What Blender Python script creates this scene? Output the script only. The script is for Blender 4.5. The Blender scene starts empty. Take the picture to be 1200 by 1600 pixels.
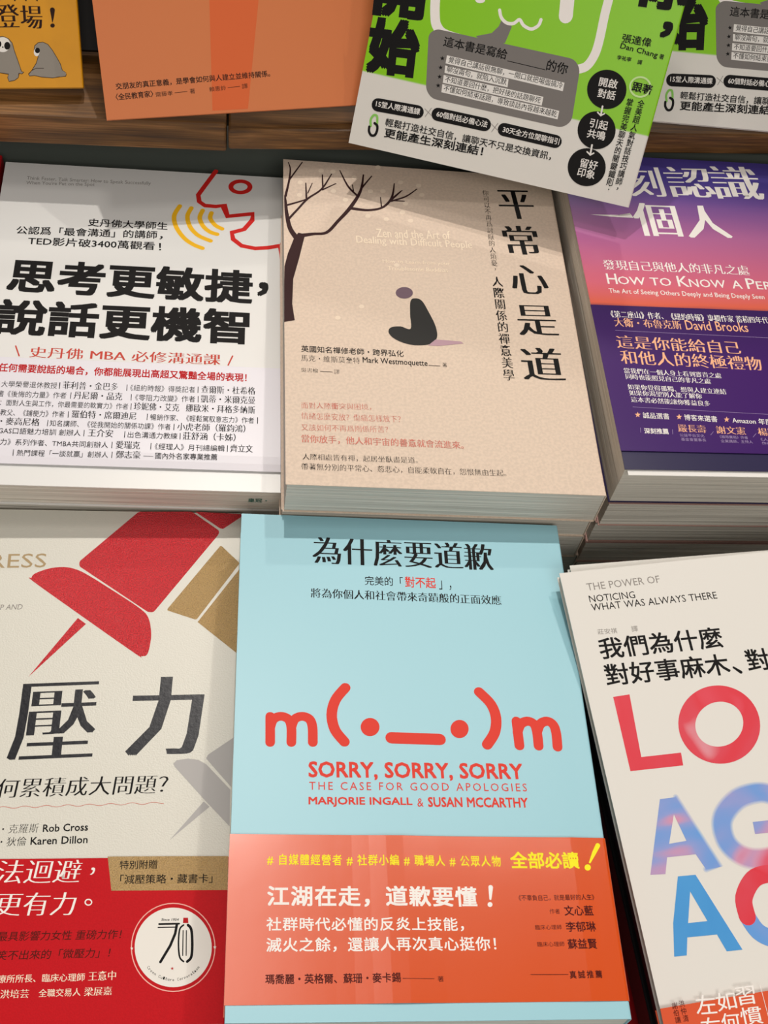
import bpy, math
from mathutils import Matrix, Vector
from mathutils.geometry import tessellate_polygon

# ------------------------------------------------------------------ camera, light, exposure
SC = bpy.context.scene
C = SC.collection
TABLE_Z = 0.745
LIFT = 1.35            # the camera's height; book frames below are measured from the camera
CAM_FOCAL=1950.77
CAM_RIGHT=[0.99395, -0.035736, 0.103862]
CAM_UP=[-0.022005, 0.861635, 0.507052]
CAM_FWD=[0.107611, 0.506269, -0.855635]
FRAMES={
 'B':[[-0.00448, 0.06926, -0.47368], [0.99978, -0.00733, -0.01971], [0.00536, 0.99518, -0.09788], 148.09, 222.47],
 'C':[[0.01589, 0.29104, -0.47029], [0.99948, 0.00651, -0.03157], [-0.0082, 0.99852, -0.05368], 146.9, 212.31],
 'L':[[-0.13449, 0.30575, -0.49957], [0.99997, -0.00148, -0.00779], [0.00144, 0.99999, -0.00527], 149.86, 204.2],
 'G':[[0.04689, 0.49009, -0.45571], [0.96458, -0.26305, 0.01954], [0.14575, 0.59324, 0.79172], 147.47, 214.2],
 'P':[[0.16882, 0.29914, -0.462], [0.99936, 0.02669, -0.02382], [-0.02769, 0.99871, -0.04266], 148.0, 208.5],
 'O':[[-0.07455, 0.48747, -0.447], [0.98673, 0.16235, 0.00358], [-0.11728, 0.6972, 0.70722], 148.0, 210.0],
 'A':[[0.16563, 0.02698, -0.495], [0.99272, 0.11593, 0.03255], [-0.1175, 0.99175, 0.05132], 162.8, 231.0],
 'S':[[-0.17485, 0.05856, -0.52637], [0.99981, -0.00649, 0.01845], [0.00653, 0.99998, -0.00201], 170.0, 249.8],
 'Y':[[-0.2355, 0.49837, -0.449], [0.99559, 0.09385, -0.00038], [-0.06609, 0.70393, 0.70719], 148.0, 210.0],
 'H':[[0.20603, 0.51178, -0.449], [0.99898, -0.04508, 0.0], [0.03188, 0.70639, 0.70711], 148.0, 210.0],
}

cam = bpy.data.cameras.new('camera'); cam.sensor_fit = 'HORIZONTAL'; cam.sensor_width = 36
cam.lens = CAM_FOCAL * 36 / 1200; cam.clip_start = .01
co = bpy.data.objects.new('camera', cam); C.objects.link(co)
m = Matrix.Identity(4)
for i in range(3):
    m[i][0] = CAM_RIGHT[i]; m[i][1] = CAM_UP[i]; m[i][2] = -CAM_FWD[i]
m.translation = (0, 0, LIFT)
co.matrix_world = m
SC.camera = co
SC.view_settings.view_transform = 'Standard'; SC.view_settings.look = 'None'
SC.view_settings.gamma = 1; SC.view_settings.use_curve_mapping = False
SC.view_settings.exposure = -0.07
w = bpy.data.worlds.new('shop_air'); SC.world = w; w.use_nodes = True
w.node_tree.nodes['Background'].inputs[0].default_value = (1.0, .95, .9, 1)
w.node_tree.nodes['Background'].inputs[1].default_value = .25

def spot(loc, target, power, size, angle, col=(1, .9, .77), blend=.3):
    d = bpy.data.lights.new('ceiling_spotlight', 'SPOT'); d.energy = power; d.color = col
    d.shadow_soft_size = size; d.spot_size = math.radians(angle); d.spot_blend = blend
    o = bpy.data.objects.new('ceiling_spotlight', d); C.objects.link(o); o.location = loc
    o.rotation_euler = (Vector(target) - Vector(loc)).to_track_quat('-Z', 'Y').to_euler()
def panel(loc, target, power, sx, sy, col=(1, .93, .84)):
    d = bpy.data.lights.new('unseen_panel', 'AREA'); d.energy = power; d.color = col
    d.shape = 'RECTANGLE'; d.size = sx; d.size_y = sy
    o = bpy.data.objects.new('unseen_panel', d); C.objects.link(o); o.location = loc
    o.rotation_euler = (Vector(target) - Vector(loc)).to_track_quat('-Z', 'Y').to_euler()
T = Vector((0, .25, .87))
def frm(az, el, dist):
    """a point seen from the table at compass az (0 = straight behind, + = right) and elevation el"""
    a, e = math.radians(az), math.radians(el)
    return T + dist * Vector((math.sin(a) * math.cos(e), math.cos(a) * math.cos(e), math.sin(e)))
spot(frm(0, 61, 1.9), T + Vector((0, -.12, 0)), 55, .016, 30, (1, .94, .87), .7)
spot(frm(32, 56, 1.9), T + Vector((0, -.12, 0)), 22, .016, 30, (1, .94, .87), .7)
spot(frm(16, 38, 2.0), T + Vector((0, -.05, 0)), 17, .03, 32, (1, .92, .82), .7)
panel(frm(0, 74, 1.7), T, 2.5, .22, .22, (1, .95, .89))  # small overhead panel, added for the glare streak on the orange band
panel(frm(172, 48, 1.8), T, 13, .9, .6, (1, .95, .89))  # unseen front fill, added to brighten the page edges facing the camera

# ------------------------------------------------------------------ materials
def hexc(h):
    v = [int(h[i:i + 2], 16) / 255 for i in (0, 2, 4)]
    return tuple(x / 12.92 if x <= .04045 else ((x + .055) / 1.055) ** 2.4 for x in v) + (1,)
MATS = {}
def nmat(name):
    m = bpy.data.materials.new(name); m.use_nodes = True
    return m, m.node_tree.nodes, m.node_tree.links, m.node_tree.nodes['Principled BSDF']
def flat(name, h, rough=.45, spec=.4, bump=0, bscale=1500, metal=0, var=0, bdist=.0002):
    m, N, Lk, b = nmat(name)
    b.inputs['Base Color'].default_value = hexc(h); b.inputs['Roughness'].default_value = rough
    b.inputs['Specular IOR Level'].default_value = spec; b.inputs['Metallic'].default_value = metal
    if bump or var:
        tc = N.new('ShaderNodeTexCoord'); nz = N.new('ShaderNodeTexNoise')
        nz.inputs['Scale'].default_value = bscale; nz.inputs['Detail'].default_value = 3
        Lk.new(tc.outputs['Object'], nz.inputs['Vector'])
        if bump:
            bm = N.new('ShaderNodeBump'); bm.inputs['Strength'].default_value = bump; bm.inputs['Distance'].default_value = bdist
            Lk.new(nz.outputs['Fac'], bm.inputs['Height']); Lk.new(bm.outputs['Normal'], b.inputs['Normal'])
        if var:
            mx = N.new('ShaderNodeMix'); mx.data_type = 'RGBA'; cr = N.new('ShaderNodeValToRGB')
            cr.color_ramp.elements[0].position = .38; cr.color_ramp.elements[1].position = .62
            Lk.new(nz.outputs['Fac'], cr.inputs[0]); Lk.new(cr.outputs[0], mx.inputs[0])
            c = hexc(h); mx.inputs[6].default_value = tuple(q * (1 - var) for q in c[:3]) + (1,)
            mx.inputs[7].default_value = tuple(min(1, q * (1 + var)) for q in c[:3]) + (1,)
            Lk.new(mx.outputs[2], b.inputs['Base Color'])
    MATS[name] = m
    return m
for n, h in dict(ink_black='100e0e', grey='8e8883', red='cf2420', crimson='b8151b', rust='c4483a', yellow='f0b71e', yellow_ink='f6ea2a',
                 cream_ink='f5e3cb', petal='e8d5c0', plum='6f5a66', charcoal='2e2d2c', mauve='b795a0', bark='351d1e', rose='cf7d6f',
                 white_ink='f2ece6', peach='f3b48d', lilac='a58fb8', tan='b09872', coral='dc4236', maroon='4f1109', warm_grey='7b7672',
                 pale_ink='e6e2dc', leaf='86c45c', leaf_pale='c9e6a0', orange_deep='d66638', brown_ink='2c150e', sloth_grey='918a80',
                 paper_ink='ebe7df', pale_pink='f3b4a8', foil_grey='b5b2b0').items():
    flat(n, h, .6, .15)
flat('navy', '0c0c16', .35, .3, .4, 500)
flat('foil_red', 'd81828', .4, 1, 1, 1700, .06, .25, .0009)
flat('foil_gold', 'b8965e', .4, .8, 1, 1700, .06, .15, .0007)

def ramp_mat(name, stops, scale, rough=.5, warp=1.5, axis=None):
    """several printed colours flowing into one another"""
    m, N, Lk, b = nmat(name)
    tc = N.new('ShaderNodeTexCoord'); nz = N.new('ShaderNodeTexNoise'); cr = N.new('ShaderNodeValToRGB')
    nz.inputs['Scale'].default_value = scale; nz.inputs['Detail'].default_value = 2; nz.inputs['Distortion'].default_value = warp
    Lk.new(tc.outputs['Object'], nz.inputs['Vector']); Lk.new(nz.outputs['Fac'], cr.inputs[0]); Lk.new(cr.outputs[0], b.inputs['Base Color'])
    e = cr.color_ramp.elements
    while len(e) < len(stops): e.new(.5)
    for q, (p, h) in zip(e, stops): q.position = p; q.color = hexc(h)
    b.inputs['Roughness'].default_value = rough
    MATS[name] = m
ramp_mat('water_red', [(.3, 'd98a95'), (.42, 'd63b4c'), (.6, 'd8283a'), (.75, 'e0566a')], 30, .5, 1)
ramp_mat('water_mix', [(.36, '5f97d8'), (.47, '8b97cf'), (.53, 'c98fae'), (.6, 'd94f66')], 22, .5, 1.2)
for i_, k_ in ((1, .25), (2, .5), (3, .75)):
    mixh = lambda c: ''.join('%02x' % round(int(c[j:j + 2], 16) * k_ + int('dedad3'[j:j + 2], 16) * (1 - k_)) for j in (0, 2, 4))
    ramp_mat('haze_%d' % i_, [(.36, mixh('5f97d8')), (.47, mixh('8b97cf')), (.53, mixh('c98fae')), (.6, mixh('d94f66'))], 22, .5, 1.2)
ramp_mat('water_blue', [(.3, '3a8fd0'), (.7, '4a9bd8')], 20)

def paper(name, h, rough=.4, spec=.4, bump=.08, var=0, bscale=900): return flat(name, h, rough, spec, bump, bscale, 0, var)
paper('cover_white', 'dfdedb', .32, .45)
paper('cover_beige', 'd8c3b0', .55, .3, .15, .05, 700)
paper('cover_teal', '97c8d4', .38, .4)
paper('cover_pearl', 'd5d2c6', .4, .55, .55, 0, 1400)
paper('cover_matte', 'dedad3', .6, .25)
paper('cover_orange', 'cd7440', .5, .3)
paper('cover_yellow', 'd9950f', .5, .3, .1, .03, 60)
paper('cover_red', 'b01018', .4, .4)
paper('cover_dark', '17181a', .4, .4)
paper('band_lilac', 'dedbe2', .35, .5)
paper('band_red', 'c00c18', .55, .15, .2, .04, 1500)
paper('band_orange', 'd24c08', .24, .4, .1, 0, 120)
paper('band_vermilion', 'd8532a', .5, .35)
paper('inner_white', 'e6e3de', .6, .2)

def gradient(name, stops, rough, nscale=14, amp=.05, vmax=.21):
    """printed colour running up the cover (object y), as on the real jacket"""
    m, N, Lk, b = nmat(name)
    tc = N.new('ShaderNodeTexCoord'); sp = N.new('ShaderNodeSeparateXYZ'); Lk.new(tc.outputs['Object'], sp.inputs[0])
    mp = N.new('ShaderNodeMapping'); mp.inputs['Scale'].default_value = (.35, 1.6, 1); Lk.new(tc.outputs['Object'], mp.inputs[0])
    nz = N.new('ShaderNodeTexNoise'); nz.inputs['Scale'].default_value = nscale; nz.inputs['Detail'].default_value = 4
    Lk.new(mp.outputs[0], nz.inputs['Vector'])
    a = N.new('ShaderNodeMath'); a.operation = 'DIVIDE'; a.inputs[1].default_value = vmax; Lk.new(sp.outputs[1], a.inputs[0])
    c = N.new('ShaderNodeMath'); c.operation = 'MULTIPLY_ADD'; c.inputs[1].default_value = amp * 2; Lk.new(nz.outputs['Fac'], c.inputs[0])
    s = N.new('ShaderNodeMath'); s.operation = 'SUBTRACT'; s.inputs[1].default_value = amp; Lk.new(a.outputs[0], s.inputs[0]); Lk.new(s.outputs[0], c.inputs[2])
    cr = N.new('ShaderNodeValToRGB'); Lk.new(c.outputs[0], cr.inputs[0]); Lk.new(cr.outputs[0], b.inputs['Base Color'])
    e = cr.color_ramp.elements
    while len(e) < len(stops): e.new(.5)
    for q, (p, h) in zip(e, stops): q.position = p; q.color = hexc(h)
    b.inputs['Roughness'].default_value = rough; b.inputs['Specular IOR Level'].default_value = .25
    MATS[name] = m
gradient('cover_sunset', [(0, '2a2547'), (.445, '33294f'), (.47, 'd9624a'), (.54, 'd4667a'), (.70, 'b06597'), (.83, '6b4c95'), (.9, '4b3f8d'), (1, '453a86')], .28)
gradient('band_purple', [(0, '3a1160'), (.3, '401664'), (.5, '2e1250')], .3)
gradient('cover_lime', [(0, 'dcd8d0'), (0.1707, 'dcd8d0'), (0.1719, '86c808'), (1, '86c808')], .35, 10, 0)

m, N, Lk, b = nmat('page_edges')
tc = N.new('ShaderNodeTexCoord'); mp = N.new('ShaderNodeMapping'); mp.inputs['Scale'].default_value = (3, 3, 900)
nz = N.new('ShaderNodeTexNoise'); nz.inputs['Scale'].default_value = 2.2; nz.inputs['Detail'].default_value = 4
cr = N.new('ShaderNodeValToRGB'); cr.color_ramp.elements[0].position = .3; cr.color_ramp.elements[1].position = .62
cr.color_ramp.elements[0].color = hexc('b0aba0'); cr.color_ramp.elements[1].color = hexc('dbd6ca')
bm = N.new('ShaderNodeBump'); bm.inputs['Strength'].default_value = .5; bm.inputs['Distance'].default_value = .0003
Lk.new(tc.outputs['Object'], mp.inputs[0]); Lk.new(mp.outputs[0], nz.inputs['Vector']); Lk.new(nz.outputs['Fac'], cr.inputs[0])
Lk.new(cr.outputs[0], b.inputs['Base Color']); Lk.new(nz.outputs['Fac'], bm.inputs['Height']); Lk.new(bm.outputs[0], b.inputs['Normal'])
b.inputs['Roughness'].default_value = .75; MATS['page_edges'] = m

def wood(name, c0, c1, c2, rough=.5):
    m, N, Lk, b = nmat(name)
    tc = N.new('ShaderNodeTexCoord'); mp = N.new('ShaderNodeMapping'); mp.inputs['Scale'].default_value = (1.1, 9, 14)
    nz = N.new('ShaderNodeTexNoise'); nz.inputs['Scale'].default_value = 9; nz.inputs['Detail'].default_value = 8; nz.inputs['Distortion'].default_value = .9
    mp2 = N.new('ShaderNodeMapping'); mp2.inputs['Scale'].default_value = (4, 120, 160)
    n2 = N.new('ShaderNodeTexNoise'); n2.inputs['Scale'].default_value = 6; n2.inputs['Detail'].default_value = 5
    Lk.new(tc.outputs['Object'], mp.inputs[0]); Lk.new(tc.outputs['Object'], mp2.inputs[0]); Lk.new(mp.outputs[0], nz.inputs['Vector']); Lk.new(mp2.outputs[0], n2.inputs['Vector'])
    ad = N.new('ShaderNodeMath'); ad.operation = 'MULTIPLY_ADD'; ad.inputs[1].default_value = .45; Lk.new(n2.outputs['Fac'], ad.inputs[0])
    mu = N.new('ShaderNodeMath'); mu.operation = 'MULTIPLY'; mu.inputs[1].default_value = .62; Lk.new(nz.outputs['Fac'], mu.inputs[0]); Lk.new(mu.outputs[0], ad.inputs[2])
    cr = N.new('ShaderNodeValToRGB'); Lk.new(ad.outputs[0], cr.inputs[0]); Lk.new(cr.outputs[0], b.inputs['Base Color'])
    e = cr.color_ramp.elements; e.new(.5)
    for q, (p, h) in zip(e, ((.36, c0), (.53, c1), (.68, c2))): q.position = p; q.color = hexc(h)
    bm = N.new('ShaderNodeBump'); bm.inputs['Strength'].default_value = .35; bm.inputs['Distance'].default_value = .0006
    Lk.new(ad.outputs[0], bm.inputs['Height']); Lk.new(bm.outputs[0], b.inputs['Normal']); b.inputs['Roughness'].default_value = rough
    MATS[name] = m
wood('ledge_wood', '3f2813', '6b4821', '96693a', .5)
wood('table_wood', '1b1512', '2a201b', '3a2d25', .55)
flat('riser_black', '565c56', .35, .5)
flat('back_black', '0f0c0a', .6, .3)
flat('floor_grey', '6b655d', .6, .3, .1, 30, 0, .1)
flat('wall_paint', 'b9b0a3', .8, .2)

# ------------------------------------------------------------------ printing: characters and drawn marks
_gc={}
def raw_glyph(s,off=0.0,res=2):
    cu=bpy.data.curves.new('tmp','FONT');cu.body=s;cu.size=1;cu.offset=off;cu.resolution_u=res
    o=bpy.data.objects.new('tmp',cu);C.objects.link(o)
    bpy.context.view_layer.update()
    me=o.to_mesh()
    V=[(v.co.x,v.co.y) for v in me.vertices];F=[tuple(p.vertices) for p in me.polygons]
    ar=sum(abs(p.area) for p in me.polygons)
    o.to_mesh_clear();bpy.data.objects.remove(o);bpy.data.curves.remove(cu)
    return V,F,ar
def glyph(ch,off=0.0):
    """faces of one printed character, its advance, and whether its strokes could be thinned by off"""
    k=(ch,off)
    if k in _gc:return _gc[k]
    if ch in ' \u3000':
        r=([],[],.3 if ch==' ' else 1.0,True)
    else:
        V,F,a0=raw_glyph(ch);a=adv(ch);ok=not off
        if off:
            s=raw_glyph(ch,off*.25)[2]-a0
            for q in (1,.75,.5):
                V1,F1,a1=raw_glyph(ch,off*q)
                if abs(a1-(a0+s*4*q))<.1*a0:
                    V,F,ok=V1,F1,True;break
        r=(V,F,a,ok)
    _gc[k]=r
    return r
_aw={}
def adv(ch):
    if 0x2e80<ord(ch)<0xff00: ch='中'
    if ch not in _aw:
        w=lambda s:max(v[0] for v in raw_glyph(s)[0])
        _aw[ch]=w(ch*2+'H')-w(ch+'H')
    return _aw[ch]
def _grid(d,n): return [(-d+2*d*i/(n-1),-d+2*d*j/(n-1)) for i in range(n) for j in range(n)]
# how each weight of type is built: stroke thinning, then overlaid shifts (wide sideways shifts give thick verticals and thin horizontals)
STY={'r':(0,[(0,0)]),'m':(0,[(-.007,0),(.007,.004)]),'b':(0,_grid(.013,2)),'k':(0,_grid(.022,2)+[(0,0)]),'x':(0,_grid(.03,3)),'xx':(0,_grid(.046,3)),
'l':(-.012,[(0,0)]),
's':(-.020,[(-.014,0),(0,0),(.014,0)]),'sb':(-.016,[(-.03,0),(-.01,0),(.01,0),(.03,0)]),'s2':(-.018,[(-.024,0),(-.008,0),(.008,0),(.024,0)]),
'sx':(-.014,[(-.036,0),(-.018,0),(0,0),(.018,0),(.036,0)]),'sv':(-.011,[(-.026,0),(-.013,0),(0,0),(.013,0),(.026,0)]),'sh':(-.008,[(-.045,0),(-.022,0),(0,0),(.022,0),(.045,0)])}


class Print:
    """ink on a cover: faces a few hundredths of a millimetre above the paper (local millimetres)"""
    def __init__(s): s.V = []; s.F = []; s.M = []; s.n = 0
    def add(s, pts, faces, mat, dz=0):
        b = len(s.V); z = .03 + s.n * .0022 + dz
        s.V += [(p[0], p[1], z) for p in pts]; s.F += [tuple(b + j for j in f) for f in faces]; s.M += [mat] * len(faces)
def frame_of(x0, y0, x1, y1):
    d = math.hypot(x1 - x0, y1 - y0) or 1
    return ((x1 - x0) / d, (y1 - y0) / d), d
def lay_text(txt, sty, sp=0, sh=0):
    off, cp = STY[sty]; x = 0; P = []
    for ch in txt:
        gv, gf, a, ok = glyph(ch, off)
        for i, (dx, dy) in enumerate(cp):
            k = 1 if ok else .45
            P.append(([(x + q[0] + dx * k + sh * q[1], q[1] + dy * k) for q in gv], gf, i))
        x += a + sp
    xs = [q[0] for p in P for q in p[0]]; ys = [q[1] for p in P for q in p[0]]
    return P, min(xs), max(xs), min(ys), max(ys)
def cm(pts, closed, n=5):
    """a smooth curve through the points (x, y, width)"""
    L = len(pts); out = []
    rng = range(L if closed else L - 1)
    for i in rng:
        g = lambda k: pts[k % L] if closed else pts[max(0, min(L - 1, k))]
        p0, p1, p2, p3 = g(i - 1), g(i), g(i + 1), g(i + 2)
        for j in range(n):
            t = j / n
            out.append(tuple(.5 * (2 * b + (c - a) * t + (2 * a - 5 * b + 4 * c - d) * t * t + (-a + 3 * b - 3 * c + d) * t ** 3) for a, b, c, d in zip(p0, p1, p2, p3)))
    if not closed: out.append(tuple(pts[-1]))
    return out
def round_poly(pts, r):
    out = []; n = len(pts)
    for i in range(n):
        a, b, c = (Vector(pts[k % n]) for k in (i - 1, i, i + 1))
        u, v = (a - b), (c - b); q = min(r, u.length * .48, v.length * .48)
        u.normalize(); v.normalize(); s, e = b + u * q, b + v * q
        for t in (0, .25, .5, .75, 1): w = s * (1 - t) ** 2 + b * 2 * t * (1 - t) + e * t * t; out.append((w.x, w.y))
    return out
def stroke(P, pts, mat, smooth, closed):
    raw = pts
    if smooth: pts = cm(pts, closed)
    n = len(pts); V = []; F = []
    for i in range(n):
        a = pts[(i - 1) % n] if closed or i else pts[i]; c = pts[(i + 1) % n] if closed or i < n - 1 else pts[i]
        (dx, dy), d = frame_of(a[0], a[1], c[0], c[1]); x, y, w = pts[i]; h = max(w, .02) / 2
        k = 1
        if 0 < i < n - 1 or closed:
            (ex, ey), _ = frame_of(a[0], a[1], x, y); k = 1 / max(.6, abs(dx * ex + dy * ey))
        V += [(x - dy * h * k, y + dx * h * k), (x + dy * h * k, y - dx * h * k)]
    for i in range(n if closed else n - 1):
        j = (i + 1) % n; F.append((2 * i, 2 * i + 1, 2 * j + 1, 2 * j))
    if not closed:
        for i, o in ((0, 1), (n - 1, n - 2)):
            x, y, w = pts[i]; h = w / 2
            if h < .12: continue
            (dx, dy), d = frame_of(pts[o][0], pts[o][1], x, y); b = len(V)
            V += [(x + h * (dx * math.sin(t) + dy * math.cos(t)), y + h * (dy * math.sin(t) - dx * math.cos(t))) for t in [math.pi * k / 8 for k in range(9)]]
            F.append(tuple(range(b, b + 9)))
    P.add(V, F, mat)
def draw(items):
    P = Print()
    for it in items:
        P.n += 1; k = it[0]
        if k == 't':
            _, s, x0, y0, x1, y1, h, mat, sty, sp, sh = it
            L, ax, bx, ay, by = lay_text(s, sty, sp, sh); (dx, dy), d = frame_of(x0, y0, x1, y1)
            kx = d / max(bx - ax, 1e-4); ky = h / max(by - ay, 1e-4)
            for pts, f, i in L:
                P.add([(x0 + (q[0] - ax) * kx * dx - (q[1] - ay) * ky * dy, y0 + (q[0] - ax) * kx * dy + (q[1] - ay) * ky * dx) for q in pts], f, mat, i * .0012)
        elif k == 'v':
            _, s, x0, y0, x1, y1, wd, mat, sty = it
            n = len(s); hh = math.hypot(x1 - x0, y1 - y0) / n
            for c, ch in enumerate(s):
                L, ax, bx, ay, by = lay_text(ch, sty); t = (c + .5) / n; cx, cy = x0 + (x1 - x0) * t, y0 + (y1 - y0) * t
                kx = wd / .93; ky = hh / 1.0
                mx, my = (.5, .36) if ch not in '，：' else (.18, .0)
                for pts, f, i in L: P.add([(cx + (q[0] - mx) * kx, cy + (q[1] - my) * ky) for q in pts], f, mat, i * .0012)
        elif k == 'p':
            _, pts, mat, sm, r = it
            if sm: pts = [(q[0], q[1]) for q in cm(pts, True)]
            elif r: pts = round_poly(pts, r)
            P.add(pts, [tuple(range(len(pts)))], mat)
        elif k == 'h':
            _, a, h, mat = it
            tri = tessellate_polygon([[Vector((q[0], q[1], 0)) for q in a], [Vector((q[0], q[1], 0)) for q in h]])
            P.add(a + h, [tuple(f) for f in tri], mat)
        elif k == 'l': stroke(P, it[1], it[2], it[3], it[4])
    return P

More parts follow.
